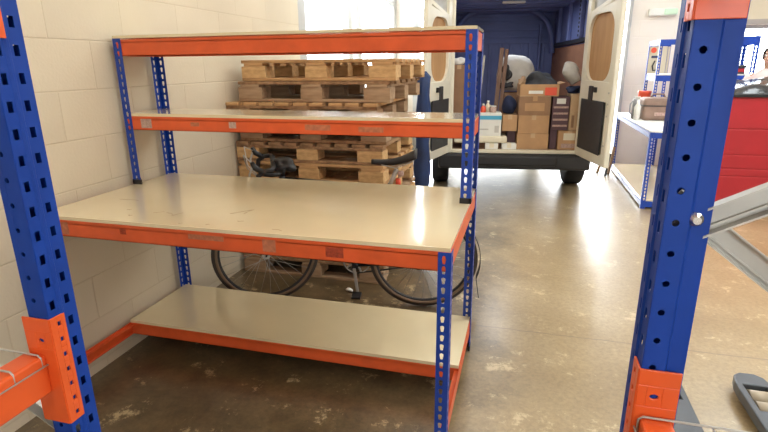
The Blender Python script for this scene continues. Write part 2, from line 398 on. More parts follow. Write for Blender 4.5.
# outside
b = MB(); b.box(-14, 16, 7.22, 40, -.14, -.02); b.box(-14, -.25, -8, 7.22, -.14, -.02); b.box(-14, 16, -20, -4.42, -.14, -.02); struct(b, 'yard_ground', M['tarmac'])
b = MB(); b.box(-5.2, -4.8, -6, 20, -.02, 6); struct(b, 'wall_outside', block_wall('outside_white_wall', 'Y', (.86, .86, .85), 0, 0, .9, .45, .02))

# added fill lights above the frame, shaped as ceiling battens
for i, (lx, ly) in enumerate([(1.6, -2.6), (1.2, .6), (3.6, -1.0), (3.6, 2.6), (6.2, .8), (6.2, 4.2), (1.6, 3.4)]):
    t = thing('added_ceiling_light', 'added unseen twin-tube fill light hung below the ceiling over ' + ['the rack aisle', 'the packing bench', 'the right-hand rack', 'the floor in front of the van', 'the right side of the room', 'the red unit', 'the pallet stack'][i], 'light', (lx, ly, 3.72), 0, 'added ceiling fill lights')
    b = MB(); b.box(lx - .09, lx + .09, ly - .75, ly + .75, 3.74, 3.80, bev=.008); b.cyl((lx, ly - .5, 3.80), (lx, ly - .5, HC), .006); b.cyl((lx, ly + .5, 3.80), (lx, ly + .5, HC), .006); b.build('housing', M['white'], t)
    for dx in (-.05, .05):
        b = MB(); b.cyl((lx + dx, ly - .72, 3.72), (lx + dx, ly + .72, 3.72), .016, seg=10); b.build('tube', M['tube'], t)
    la = bpy.data.lights.new('added_fill_lamp', 'AREA'); la.shape = 'RECTANGLE'; la.size = .2; la.size_y = 1.4; la.energy = [30, 30, 30, 38, 38, 38, 26][i]; la.color = (1, .95, .86)
    lo = bpy.data.objects.new('added_fill_lamp', la); C.objects.link(lo); lo.location = (0, 0, -.03); lo.parent = t

# ------------------------------------------------------------------ packing bench
W_, D_, DM, D2 = 1.83, .927, .613, .427
HT, HB, HL, HM = 1.672, .9183, .1894, 1.298
bench = thing('packing_bench', 'orange and blue packing bench with white worktop and two raised shelves by the wall', 'workbench')
FL = .0465
def post(name, x, y, sx, sy, z0, z1, foot=True, parent=bench):
    """angle post: corner at (x,y); flanges run along +sx and +sy"""
    kh = keyhole(.017, .026); b = MB()
    b.perf((x, y, z0), (sx, 0, 0), (0, 0, 1), FL, z1 - z0, .038, [(0, FL * .33, None), (FL * .33, FL * .77, kh), (FL * .77, FL, None)], .012)
    b.perf((x, y, z0), (0, sy, 0), (0, 0, 1), FL, z1 - z0, .038, [(0, FL * .33, None), (FL * .33, FL * .77, kh), (FL * .77, FL, None)], .012)
    o = b.build(name, M['blue'], parent, solid=.0022)
    # one skin thickness to the inside whichever way the faces look
    o.modifiers['solid'].offset = 0
    if foot:
        f = MB(); e = .003
        xa, xb = sorted((x - sx * e, x + sx * (FL + e))); ya, yb = sorted((y - sy * e, y + sy * .007)); f.box(xa, xb, ya, yb, z0 - .004, z0 + .022)
        xa, xb = sorted((x - sx * e, x + sx * .007)); ya, yb = sorted((y - sy * e, y + sy * (FL + e))); f.box(xa, xb, ya, yb, z0 - .004, z0 + .022)
        f.build('foot', M['black'], o, label='black plastic foot cap')
    return o
post('leg', 0, 0, 1, 1, .004, HB - .016); post('leg', W_, 0, -1, 1, .004, HB - .016)
post('leg', 0, D_, 1, -1, .004, HT); post('leg', W_, D_, -1, -1, .004, HT)
post('upper_post', 0, DM, 1, 1, HB + .004, HT); post('upper_post', W_, DM, -1, 1, HB + .004, HT)
# joint plates where legs meet the worktop
for x in (0, W_):
    sx = 1 if x == 0 else -1
    pass
def beamx(name, y, sy, z0, z1, mb=None, x0=.004, x1=W_ - .004):
    b = MB()
    # Z section: face, top ledge for the board, small bottom lip
    ya, yb = sorted((y, y + sy * .003)); b.box(x0, x1, ya, yb, z0, z1)
    ya, yb = sorted((y, y + sy * .024)); b.box(x0, x1, ya, yb, z1 - .016, z1 - .013)
    ya, yb = sorted((y, y + sy * .012)); b.box(x0, x1, ya, yb, z0, z0 + .003)
    for xx in (FL * .55, W_ - FL * .55):
        for zz in (z0 + .016, z1 - .018):
            ya, yb = (y - sy * .004), y + sy * .002
            b.cyl((xx, ya, zz), (xx, yb, zz), .006, seg=10)
    return b.build(name, M['orange'], bench)
def beamy(name, x, sx, z0, z1, y0, y1):
    b = MB()
    xa, xb = sorted((x, x + sx * .003)); b.box(xa, xb, y0, y1, z0, z1)
    xa, xb = sorted((x, x + sx * .024)); b.box(xa, xb, y0, y1, z1 - .016, z1 - .013)
    xa, xb = sorted((x, x + sx * .012)); b.box(xa, xb, y0, y1, z0, z0 + .003)
    return b.build(name, M['orange'], bench)
def board(name, x0, x1, y0, y1, z0, z1):
    b = MB(); b.box(x0, x1, y0, y1, z0, z1, bev=.0012); return b.build(name, M['board'], bench)
e = .0022
# worktop level
fb = beamx('front_beam', e, 1, .829, .902); beamx('back_beam', D_ - e, -1, .829, .902)
beamy('end_beam', e, 1, .829, .902, .004, D_ - .004); beamy('end_beam', W_ - e, -1, .829, .902, .004, D_ - .004)
board('worktop', .0045, W_ - .0045, .004, D_ - .004, .9022, HB)
# scratches worn into the worktop
b = MB()
for k, (xa, ya, xb, yb) in enumerate([(0.173, 0.312, 0.28, 0.313), (0.496, 0.146, 0.534, 0.172), (0.555, 0.16, 0.603, 0.138), (0.609, 0.123, 0.627, 0.177), (0.838, 0.211, 0.907, 0.295), (0.926, 0.121, 0.952, 0.127), (0.824, 0.046, 0.84, 0.05), (0.707, 0.038, 0.72, 0.041), (0.345, 0.162, 0.364, 0.166), (0.416, 0.093, 0.434, 0.091), (0.024, 0.736, 0.073, 0.865), (0.804, -0.015, 0.868, -0.006), (0.948, -0.008, 0.989, -0.001), (0.897, 0.225, 0.903, 0.287), (1.119, 0.053, 1.163, 0.044)]):
    if not (.01 < min(xa, xb) and .006 < min(ya, yb)): continue
    p, q = Vector((xa, ya, HB + .0003)), Vector((xb, yb, HB + .0003)); mid = (p + q) / 2 + Vector((.004, .006, 0)) * (-1) ** k
    b.bar(p, mid, .0045 if k != 10 else .006, .0004); b.bar(mid, q, .003, .0004)
b.build('scratch_marks', M['scratch'], bpy.data.objects['worktop'], label='brown scratch marks')
# lower half-depth shelf
lb = beamx('lower_beam', D2, 1, .104, .172); beamx('lower_beam', D_ - e, -1, .104, .172)
beamy('lower_end_beam', e, 1, .104, .172, .004, D_ - .004); beamy('lower_end_beam', W_ - e, -1, .104, .172, .004, D_ - .004)
b = MB(); b.box(.006, W_ - .006, D2 - .002, D_ - .006, .1722, HL, bev=.0012); b.build('lower_shelf', M['board'], bench)
# raised shelves
mb_ = beamx('shelf_beam', DM + e, 1, 1.214, 1.284); beamx('shelf_beam', D_ - e, -1, 1.214, 1.284)
beamy('shelf_end_beam', e, 1, 1.214, 1.284, DM + .004, D_ - .004); beamy('shelf_end_beam', W_ - e, -1, 1.214, 1.284, DM + .004, D_ - .004)
board('middle_shelf', .0045, W_ - .0045, DM + .004, D_ - .004, 1.2842, 1.300)
tb = beamx('shelf_beam', DM + e, 1, 1.587, 1.667); beamx('shelf_beam', D_ - e, -1, 1.587, 1.667)
beamy('shelf_end_beam', e, 1, 1.587, 1.667, DM + .004, D_ - .004); beamy('shelf_end_beam', W_ - e, -1, 1.587, 1.667, DM + .004, D_ - .004)
board('top_shelf', .0, W_, DM - .002, D_, 1.6722, 1.686)
# worn labels and scuffs on the beams
def sticker(par, x0, x1, y, z0, z1, m='sticker', nm='label_remnant', lab='worn paper label remnant'):
    b = MB(); b.box(x0, x1, y - .0008, y - .0001, z0, z1); b.build(nm, M[m], par, label=lab)
sticker(fb, .135, .172, e, .838, .893, 'scuff', lab='grey square label remnant'); sticker(fb, .44, .47, e, .862, .885, 'stickerdark', 'ink_mark', 'dark ink mark')
sticker(fb, 1.10, 1.155, e, .843, .893, 'scuff', lab='torn square label remnant'); sticker(fb, .77, .93, e, .868, .889, 'scuff', 'scuff_patch', 'scuffed patch'); sticker(fb, 1.36, 1.43, e, .845, .885, 'stickerdark', 'ink_mark', 'faded dark stamp')
sticker(mb_, .10, .165, DM + e, 1.225, 1.272, 'sticker', lab='pale worn label by the left post'); sticker(mb_, .40, .45, DM + e, 1.24, 1.26, 'scuff', 'scuff_patch', 'grey scuffed patch'); sticker(mb_, .62, .66, DM + e, 1.235, 1.266, 'sticker', lab='small torn white label'); sticker(mb_, 1.03, 1.16, DM + e, 1.235, 1.262, 'scuff', 'scuff_patch', 'grey scuffed patch'); sticker(mb_, 1.3, 1.42, DM + e, 1.232, 1.256, 'scuff', 'scuff_patch', 'pale scuffed patch')

# ------------------------------------------------------------------ pallet racks in the foreground
def upright(parent, x, y, sx, h=2.4):
    """omega upright. front slot face in plane X=x (facing -sx*... the aisle), runs +Y; side face in plane Y=y runs along sx"""
    wS, wD = (.068, .057) if sx < 0 else (.082, .056)
    b = MB(); pit = .05; st = .0335 if sx < 0 else .004
    rh = recthole(.0115, .020)
    c1, c2 = (.0137, .049) if sx < 0 else (.022, .058)
    a = .0105
    b.perf((x, y, .006), (0, 1, 0), (0, 0, 1), wS, h, pit, [(0, c1 - a, None), (c1 - a, c1 + a, rh), (c1 + a, c2 - a, None), (c2 - a, c2 + a, rh), (c2 + a, wS, None)], st)
    o = None
    # shallow ridge between the two slot columns
    m = (c1 + c2) / 2
    b.prism([(x, y + m - .006), (x - sx * .004, y + m - .002), (x - sx * .004, y + m + .002), (x, y + m + .006)], 'z', .006, h)
    ch = round8(.0055); cs = (.022, .034) if sx < 0 else (.009, .022)
    # side face nearer the viewer: hole column, then a step back
    b.perf((x, y, .006), (sx, 0, 0), (0, 0, 1), wD, h, pit, [(0, cs[0], None), (cs[0], cs[1], ch), (cs[1], wD * .60, None)], st + .014)
    st0 = wD * .60
    def sheet(p, q):
        v = [Vector((p[0], p[1], .006)), Vector((q[0], q[1], .006)), Vector((q[0], q[1], h)), Vector((p[0], p[1], h))]
        b.bm.faces.new([b.bm.verts.new(k) for k in v])
    sheet((x + sx * st0, y), (x + sx * (st0 + .004), y + .005)); sheet((x + sx * (st0 + .004), y + .005), (x + sx * wD, y + .005))
    sheet((x + sx * wD, y + .005), (x + sx * wD, y + .018)); sheet((x + sx * wD, y + .018), (x + sx * (wD + .012), y + .018))
    # far side
    b.perf((x, y + wS, .006), (sx, 0, 0), (0, 0, 1), wD, h, pit, [(0, cs[0], None), (cs[0], cs[1], ch), (cs[1], wD, None)], st + .014)
    sheet((x + sx * (wD - .002), y + .018), (x + sx * (wD - .002), y + wS))  # rear sheet added so no light shows through the holes
    o = b.build('upright', M['rackblue'], parent, solid=.002); o.modifiers['solid'].offset = 0
    f = MB(); xa, xb = sorted((x - sx * .02, x + sx * (wD + .02))); f.box(xa, xb, y - .02, y + wS + .02, 0, .006); f.build('base_plate', M['rackblue'], o)
    return o
def connector(parent, x, y, sx, z0, z1, wS, wD):
    b = MB(); g = .0035; L = z1 - z0; q = recthole(.0085, .010); rd = round8(.0048)
    zc = z0
    # on the slot face
    b.perf((x - sx * g, y - g, z0), (0, 1, 0), (0, 0, 1), wS, L, L / 7, [(0, wS * .40, None), (wS * .40, wS * .75, q), (wS * .75, wS, None)], 0)
    # on the face towards the viewer
    b.perf((x - sx * g, y - g, z0), (sx, 0, 0), (0, 0, 1), wD + g, L, L, [(0, wD + g, None)], 0) if False else None
    hz = L * .80
    cu = (wD + g) * .42
    def rect(u0, u1, v0, v1):
        b.bm.faces.new([b.bm.verts.new((x - sx * g + sx * u, y - g, z0 + v)) for u, v in ((u0, v0), (u1, v0), (u1, v1), (u0, v1))])
    rect(0, wD + g, 0, hz - .02)
    b.perf((x - sx * g, y - g, z0 + hz - .02), (sx, 0, 0), (0, 0, 1), wD + g, .04, .04, [(0, cu - .012, None), (cu - .012, cu + .012, [(a * 1.5, c) for a, c in rd]), (cu + .012, wD + g, None)], 0)
    rect(0, wD + g, hz + .02, L)
    o = b.build('beam_connector', M['rackorange'], parent, solid=.004, bevel=.001); o.modifiers['solid'].offset = 0
    return o
def rackbeam(parent, x0, x1, y0, y1, z0, z1):
    b = MB(); b.box(x0, x1, y0, y1, z0, z1, bev=.005); return b.build('beam', M['rackorange'], parent, label='orange box beam')
def brace(parent, p, q, w=.045, d=.03):
    b = MB(); b.bar(p, q, d, w, up=(0, 1, 0))
    return b
def channel(parent, p, q, w, d, y):
    """C channel in the XZ plane, web facing the viewer at Y=y with lips towards the viewer"""
    p, q = Vector((p[0], y, p[1])), Vector((q[0], y, q[1])); t = (q - p).normalized(); nrm = Vector((-t.z, 0, t.x))
    b = MB()
    L = (q - p).length; m = Matrix((t, Vector((0, 1, 0)), nrm)).transposed().to_4x4(); m.translation = p
    b.box(0, L, 0, .003, -w / 2, w / 2, m); b.box(0, L, -d, 0, w / 2 - .003, w / 2, m); b.box(0, L, -d, 0, -w / 2, -w / 2 + .003, m)
    b.box(0, L, -.006, 0, -w * .28, -w * .20, m)
    return b.build('brace', M['steel'], parent, label='galvanised diagonal brace')
# left rack
LX, LY = 1.133, -.942
rl = thing('pallet_rack', 'blue and orange pallet rack in the left foreground with an orange beam at mid height', 'rack', (LX, LY, 0))
upright(rl, LX, LY, -1)
ur = upright(rl, LX - .90, LY, 1)
bl = rackbeam(rl, 1.056, 1.110, LY - 2.4, LY - .0045, .868, .956); connector(bl, LX, LY, -1, .79, 1.040, .036, .066)
bl2 = rackbeam(rl, 1.052, 1.106, LY - 2.4, LY - .0045, 1.70, 1.79); connector(bl2, LX, LY, -1, 1.585, 1.83, .034, .078)
channel(rl, (LX - .02, .735), (LX - .83, 1.22), .034, .02, LY + .035); channel(rl, (LX - .04, .70), (LX - .87, .10), .034, .02, LY + .035)
# right rack
RX, RY = 2.262, -.842
rr = thing('pallet_rack', 'blue and orange pallet rack in the right foreground with galvanised braces', 'rack', (RX, RY, 0))
channel(rr, (RX + .02, 1.275), (RX + .93, 1.76), .042, .016, RY + .03); channel(rr, (RX + .02, 1.325), (RX + .93, .63), .040, .016, RY + .05)
u_ = upright(rr, RX, RY, 1); upright(rr, RX + .98, RY, -1)
b = MB(); b.lathe((RX + .042, RY + .004, 1.3065), (0, -1, 0), [(0, .011), (.004, .011), (.006, .006), (.012, .006)], 12); b.build('bolt', M['chrome'], u_, label='bright steel bolt head')
br_ = rackbeam(rr, RX + .006, RX + .056, RY - 2.4, RY - .0045, .868, .956); connector(br_, RX, RY, 1, .80, 1.046, .040, .060)
br2 = rackbeam(rr, RX + .006, RX + .056, RY - 2.4, RY - .0045, 1.625, 1.72); connector(br2, RX, RY, 1, 1.588, 1.832, .040, .060)
# wire mesh decks lying on the beams
def deck(x0, x1, y0, y1, z, label, hook):
    b = MB(); k = 0; y = y1
    while y > y0:
        if hook < 0: b.tube([(x0, y, z), (x1 - .006, y, z), (x1, y, z - .006), (x1, y, z - .030)], .0021, 6)
        else: b.tube([(x1, y, z), (x0 + .006, y, z), (x0, y, z - .006), (x0, y, z - .030)], .0021, 6)
        y -= .062
    o = thing('wire_deck', label, 'mesh deck', ((x0 + x1) / 2, y1, z))
    b.build('cross_wires', M['steel'], o)
    c = MB(); xe = (x1 if hook < 0 else x0)
    for x in [xe + (.0035 if hook < 0 else -.0035)] : c.tube([(x, y1 + .012, z - .026), (x, y0, z - .026)], .0019, 6)
    n = 8
    for i in range(1, n): c.tube([(x0 + (x1 - x0) * i / n, y1 + .004, z - .004), (x0 + (x1 - x0) * i / n, y0, z - .004)], .0019, 6)
    c.build('long_wires', M['steel'], o)
deck(.22, 1.1085, LY - 2.3, LY - .016, .9605, 'wire mesh deck lying on the left-hand orange rack beam', -1)
deck(RX + .0035, RX + .9, RY - 2.3, RY - .012, .9605, 'wire mesh deck lying on the right-hand orange rack beam', 1)

# ------------------------------------------------------------------ pallet truck
pt = thing('pallet_truck', 'grey hand pallet truck parked with its fork tips under the right rack brace', 'pallet truck', (2.965, -.3, 0))
for i, xc in enumerate((2.760, 3.165)):
    b = MB(); w = .08; t = [(-w, -.28), (w, -.28), (w, .84), (w * .95, .91), (w * .78, .965), (w * .4, .992), (-w * .4, .992), (-w * .78, .965), (-w * .95, .91), (-w, .84)]
    yo = -.115
    # deck ring with a real opening for the rollers
    zz0, zz1 = .030, .082
    hole = [(-.050, .69), (.050, .69), (.050, .89), (-.050, .89)]
    bm = b.bm
    for z, s_ in ((zz1, 1), (zz0, -1)):
        pass
    def ringface(z):
        V = [bm.verts.new((xc + u, v + yo, z)) for u, v in t]; H = [bm.verts.new((xc + u, v + yo, z)) for u, v in hole]
        for vs in ([V[0], V[1], H[1], H[0]], [V[1], V[2], H[2], H[1]], [V[2], V[3], H[2]], [V[3], V[4], V[5], V[6], V[7], V[8], H[3], H[2]], [V[8], V[9], H[3]], [V[9], V[0], H[0], H[3]]): bm.faces.new(vs)
        return V, H
    A, HA = ringface(zz0); B, HB_ = ringface(zz1)
    for Q, P_ in ((A, B), (HA, HB_)):
        for k in range(len(Q)): bm.faces.new((Q[k], Q[(k + 1) % len(Q)], P_[(k + 1) % len(Q)], P_[k]))
    f = b.build('fork', M['forkgrey'], pt, bevel=.006)
    for yy in (.744, .832):
        c = MB(); c.cyl((xc - .044, yy + yo, .042), (xc + .044, yy + yo, .042), .041, seg=20); c.build('roller', M['roller'], f, label='cream nylon roller')
b = MB(); b.box(2.69, 3.24, -.52, -.38, .03, .16, bev=.015); b.box(2.88, 3.05, -.60, -.42, .15, .48, bev=.02); b.build('chassis', M['forkgrey'], pt)
for dx in (-.06, .06):
    b = MB(); b.cyl((2.965 + dx - .025, -.56, .09), (2.965 + dx + .025, -.56, .09), .09, seg=24); b.build('steering_wheel', M['rubber'], pt)
b = MB(); b.tube([(2.965, -.58, .42), (2.965, -.66, 1.02)], .017); b.tube([(2.965, -.66, 1.02), (2.88, -.67, 1.10), (2.88, -.69, 1.22), (3.05, -.69, 1.22), (3.05, -.67, 1.10)], .015, closed=True); b.build('handle', M['black'], pt)

# ------------------------------------------------------------------ pallets
pal_meshes = {}
def pm(key, dims, m):
    if key not in pal_meshes:
        b = MB(); x, y, z = dims; b.box(-x / 2, x / 2, -y / 2, y / 2, 0, z, bev=.003); o = b.build('tmp', M[m]); pal_meshes[key] = o.data; bpy.data.objects.remove(o)
    return pal_meshes[key]
def pallet(label, loc, rz, deckm, blockm, botm, across, rnd):
    """across=True: deck boards run in depth (their ends face the viewer)"""
    o = thing('wooden_pallet', label, 'pallet', loc, rz, 'wooden pallets stacked behind the bench'); local(o)
    def add(name, key, dims, m, p, lab=None):
        c = bpy.data.objects.new(name, pm((key, dims, m), dims, m)); C.objects.link(c); c.parent = o; c.location = p
    XL, YL = 1.125, 1.0
    # bottom skids along X
    for y in (.05, .5, .95): add('bottom_board', 'bb', (XL, .10, .020), botm, (XL / 2, y, 0))
    for y in (.0725, .5, .9275):
        for k, x in enumerate((.0925, XL / 2, XL - .0925)): add('block', 'bl', ((.185 if k != 1 else .16), .145 if y != .5 else .12, .078), blockm, (x, y, .020))
    if across:
        for y in (.05, .5, .95): add('stringer', 'st', (XL, .10, .020), botm, (XL / 2, y, .098))
        n = 9
        for i in range(n): add('deck_board', 'dbx', (.098, YL, .022), deckm, (.05 + (XL - .1) * i / (n - 1) + rnd.uniform(-.006, .006), YL / 2 + rnd.uniform(-.012, .008), .118))
    else:
        for x in (.0925, XL / 2, XL - .0925): add('stringer', 'sy', (.145, YL, .020), botm, (x, YL / 2, .098))
        for i in range(6): add('deck_board', 'dby', (XL, .115, .022), deckm, (XL / 2, .058 + (YL - .116) * i / 5, .118))
    return o
rnd = random.Random(3)
PZ = .1431
spec = [  # bottom to top
    ('bottom pallet of the stack, standing on the floor behind the bicycle', .01, 1.625, 0, 'woody', 'woodx', 'woodx', False),
    ('second pallet up from the floor in the stack behind the bench', .01, 1.64, -.4, 'woodx', 'block', 'woodx', True),
    ('third pallet up from the floor in the stack behind the bench', .02, 1.66, .5, 'wood', 'block', 'woodx', False),
    ('fourth pallet up from the floor in the stack behind the bench', .01, 1.71, 0, 'woodx', 'block', 'wood', False),
    ('fifth pallet up from the floor, level with the worktop in the stack', .0, 1.70, .3, 'wood', 'block', 'woodx', True),
    ('pallet just above worktop level with pale end blocks, behind the handlebars', -.005, 1.70, 0, 'wood', 'block', 'wood', False),
    ('dark-boarded pallet under the middle shelf beam, with pale end blocks', -.012, 1.70, .3, 'woody', 'block', 'woody', True),
    ('fourth pallet from the top of the stack, mostly behind the middle shelf', .01, 1.73, 0, 'woodx', 'woodx', 'woody', False),
    ('third pallet from the top, deck board ends showing above the middle shelf', -.03, 1.64, 1.0, 'wood', 'woodx', 'woody', True),
    ('weathered second pallet from the top of the stack, with a dark opening', .045, 1.70, 0, 'woody', 'woodx', 'woodx', False),
    ('topmost pallet of the stack, pale wood, under the top shelf beam', .085, 1.70, 0, 'wood', 'block', 'wood', False)]
for i, (lb_, x, y, a, d, bl_, bo, ac) in enumerate(spec):
    pallet('wooden ' + lb_ if not lb_.startswith(('dark', 'weath', 'top', 'pallet')) else lb_ if not lb_.startswith('pallet') else 'wooden ' + lb_, (x, y, i * PZ + .001 * 0), R(a), d, bl_, bo, ac, rnd)

# ------------------------------------------------------------------ bicycle
bk = thing('bicycle', 'dark drop-handlebar road bicycle standing behind the packing bench', 'bicycle', (.94, 1.25, 0))
F = Vector((.46, 1.17, .345)); B_ = Vector((1.475, 1.335, .345))
dirv = (B_ - F); dirv.z = 0; dirv.normalize(); ax = Vector((-dirv.y, dirv.x, 0)); ax = (ax + Vector((0, 0, .10))).normalized()
upv = ax.cross(dirv); upv = -upv if upv.z < 0 else upv; upv.normalize()
def bp_(s_, h, lat=0):  # along the bike from the front axle, height above the axle line, lateral
    L = (B_ - F).length; return F + dirv * s_ + upv * h + ax * lat
LB = (B_ - F).length
ca, sa = math.cos(R(19)), math.sin(R(19))
dirf = Vector((dirv.x * ca - dirv.y * sa, dirv.x * sa + dirv.y * ca, 0)); axf = Vector((-dirf.y, dirf.x, 0)); axf = (axf + Vector((0, 0, .08))).normalized()
def bf_(s_, h, lat=0): return F + dirf * s_ + upv * h + axf * lat
for nm, c in (('front_wheel', F), ('rear_wheel', B_)):
    ax_, dv_ = (axf, dirf) if c is F else (ax, dirv)
    b = MB(); b.torus(c, ax_, .326, .020, 64, 10); w = b.build(nm, M['tyretan'], bk)
    for sg in (-1, 1):
        b = MB(); b.torus(c + ax_ * .013 * sg, ax_, .314, .010, 56, 6); b.build('tyre_wall', M['gummy'], w, label='tan tyre sidewall')
    b = MB(); b.lathe(c, ax_, [(-.010, .309), (.010, .309), (.011, .300), (0, .292), (-.011, .300), (-.010, .309)], 56); 
    bmesh.ops.delete(b.bm, geom=[f for f in b.bm.faces if len(f.verts) > 8], context='FACES')
    b.build('rim', M['dark'], w)
    b = MB(); b.cyl(c - ax_ * .05, c + ax_ * .05, .014); b.cyl(c - ax_ * .030, c - ax_ * .026, .026); b.cyl(c + ax_ * .026, c + ax_ * .030, .026); b.build('hub', M['steel'], w)
    b = MB(); x0 = dv_; y0 = upv
    for k in range(28):
        a = 2 * math.pi * k / 28; sd = 1 if k % 2 else -1; a2 = a + (.9 if k % 4 < 2 else -.9)
        b.cyl(c + ax_ * .028 * sd + (x0 * math.cos(a2) + y0 * math.sin(a2)) * .024, c + (x0 * math.cos(a) + y0 * math.sin(a)) * .300, .0013, seg=5)
    b.build('spokes', M['steel'], w)
# frame: head tube at front
HTt = bp_(.165, .545); HTb = bp_(.115, .395); BBk = bp_(LB - .435, -.055); STt = bp_(LB - .20, .50)
b = MB(); b.tube([HTt, HTb], .019, 10); b.tube([HTb + (HTt - HTb) * .15, BBk], .017, 10); b.tube([HTt - (HTt - HTb) * .15, STt - (STt - BBk) * .06], .015, 10); b.tube([BBk, STt], .016, 10)
b.cyl(BBk - ax * .036, BBk + ax * .036, .021)
for sg in (-1, 1):
    b.tube([BBk + ax * .02 * sg, B_ + ax * .055 * sg], .009, 8); b.tube([STt - (STt - BBk) * .08 + ax * .015 * sg, B_ + ax * .055 * sg], .007, 8)
b.build('frame', M['black'], bk)
b = MB()
for sg in (-1, 1): b.tube([HTb + axf * .03 * sg - upv * .02, bf_(.045, .16, .045 * sg), F + axf * .045 * sg], [.012, .011, .008], 8)
b.tube([HTb + axf * .03, HTb - upv * .005, HTb - axf * .03], .013, 8); b.build('fork', M['black'], bk)
# handlebars: stem, drops, hoods
st = bf_(.105, .615); b = MB(); b.tube([HTt, HTt + (HTt - HTb).normalized() * .04, st], .015, 8)
for sg in (-1, 1):
    w = .185 * sg
    b.tube([st, bf_(.105, .62, w * .7), bf_(.095, .62, w * .95), bf_(.05, .615, w), bf_(.015, .59, w), bf_(.005, .54, w), bf_(.03, .495, w), bf_(.09, .485, w), bf_(.15, .487, w)], .0155, 8)
    b.tube([bf_(.055, .605, w), bf_(.0, .64, w), bf_(-.015, .675, w)], [.017, .018, .012], 8)
h_ = b.build('handlebar', M['black'], bk)
b = MB()
for sg in (-1, 1):
    w = .185 * sg
    b.tube([bf_(-.01, .655, w), bf_(-.035, .60, w * .98), bf_(-.03, .53, w * .96), bf_(-.005, .495, w * .95)], [.007, .007, .006, .005], 6)
b.build('brake_levers', M['steel'], h_, label='silver brake levers')
b = MB()
for sg in (-1, 1):
    w = .185 * sg
    b.tube([bf_(.0, .65, w), bf_(-.06, .70, w * .6), bf_(-.05, .60, w * .2), bf_(.06, .47, 0)], .003, 6)
b.build('brake_cables', M['steel'], h_)
b = MB(); c = bf_(.16, .60, -.02); b.blob((c.x, c.y, c.z), (.07, .05, .045), .3, 5, 3, flat=False); b.build('bar_bag', M['black'], bk, label='lumpy black handlebar bag')
# saddle and post
sp = STt + (STt - BBk).normalized() * .10; b = MB(); b.tube([STt - (STt - BBk).normalized() * .05, sp], .0135, 10); b.build('seat_post', M['steel'], bk)
b = MB(); n = 12; prof = []
for i in range(n + 1):
    u = i / n; half = .018 + .055 * (max(0, u - .25) / .75) ** 1.6; hh = .018 + .012 * u; prof.append((-.15 + .27 * u, half, hh, .035 * (u ** 2.5) - .012 * math.sin(u * math.pi)))
rings = []
for s_, half, hh, dz in prof:
    ring = []
    for k in range(12):
        a = 2 * math.pi * k / 12; p = sp + dirv * s_ + ax * (half * math.cos(a)) + Vector((0, 0, .048 + dz + .05 * (s_ + .02) + hh * math.sin(a) * (1 if math.sin(a) > 0 else .7))); ring.append(b.bm.verts.new(p))
    rings.append(ring)
for A, Q in zip(rings, rings[1:]):
    for k in range(12):
        f = b.bm.faces.new((A[k], A[(k + 1) % 12], Q[(k + 1) % 12], Q[k])); f.smooth = True
b.bm.faces.new(rings[0][::-1]); b.bm.faces.new(rings[-1]); sd_ = b.build('saddle', M['black'], bk)
b = MB()
for sg in (-.02, .02): b.tube([sp + dirv * -.09 + ax * sg + Vector((0, 0, .03)), sp + ax * sg + Vector((0, 0, .012)), sp + dirv * .10 + ax * sg + Vector((0, 0, .055))], .004, 6)
b.build('saddle_rails', M['steel'], sd_)
c = sp - (sp - BBk).normalized() * .09 + dirv * .03
b = MB(); b.lathe(c, dirv, [(0, .026), (.022, .026), (.028, .018)], 16); b.build('rear_light', M['redorange'], bk, label='red orange rear light under the saddle')
c = sp - (sp - BBk).normalized() * .03 + dirv * .02
b = MB(); b.lathe(c, dirv, [(0, .018), (.03, .018), (.034, .01)], 16); b.build('rear_reflector', M['sticker'], bk)
# cranks, chain
b = MB(); cc = BBk + ax * .045; b.torus(cc, ax, .088, .004, 40, 6)
for k in range(5): b.bar(cc, cc + (dirv * math.cos(k * 1.257) + upv * math.sin(k * 1.257)) * .086, .012, .005, up=tuple(ax))
cr = b.build('chainring', M['steel'], bk)
for sg in (1, -1):
    b = MB(); p0 = BBk + ax * .06 * sg; p1 = p0 - upv * .17 * (1 if sg < 0 else -1) + dirv * .015; b.bar(p0, p1, .02, .011, up=tuple(ax), bev=.003); k_ = b.build('crank', M['steel'], bk, label='silver crank arm')
    b = MB(); b.bar(p1 + ax * .01 * sg - dirv * .0, p1 + ax * .085 * sg, .06, .018, up=(0, 0, 1), bev=.004); b.build('pedal', M['black'], k_)
b = MB(); r1, r2 = cc + upv * .088, B_ + ax * .045 + upv * .04; b.tube([r1, r2], .0045, 6); jk = B_ + ax * .045 - upv * .075 - dirv * .03; b.tube([cc - upv * .088, jk], .0055, 6); b.tube([jk, jk + dirv * .03 + upv * .05, B_ + ax * .045 + upv * .04], .0045, 6)
b.build('chain', M['black'], bk)
b = MB(); b.cyl(jk - ax * .008, jk + ax * .008, .028); b.cyl(jk + upv * .05 + dirv * .01 - ax * .008, jk + upv * .05 + dirv * .01 + ax * .008, .024); b.bar(jk, B_ + ax * .055, .02, .012); b.build('rear_derailleur', M['black'], bk)
# rear mudguard tail
b = MB(); L1 = []; 
for k in range(22):
    a = R(115 - 135 * k / 21); L1.append(B_ + (dirv * math.cos(a) + upv * math.sin(a)) * .362)
for p, q in zip(L1, L1[1:]): b.bar(p, q, .045, .003, up=tuple((p - B_).normalized()))
b.bar(L1[-1], L1[-1] - Vector((0, 0, .13)) + dirv * .02, .05, .004, up=tuple(dirv))
b.build('mudguard', M['dark'], bk)
# scrap on the floor
b = MB(); b.blob((.93, 1.46, .012), (.03, .02, .012), .3, 2, 2); tag(b.build('paper_scrap', M['white']), 'small crumpled white paper scrap on the floor behind the bicycle', 'litter')
tp = None

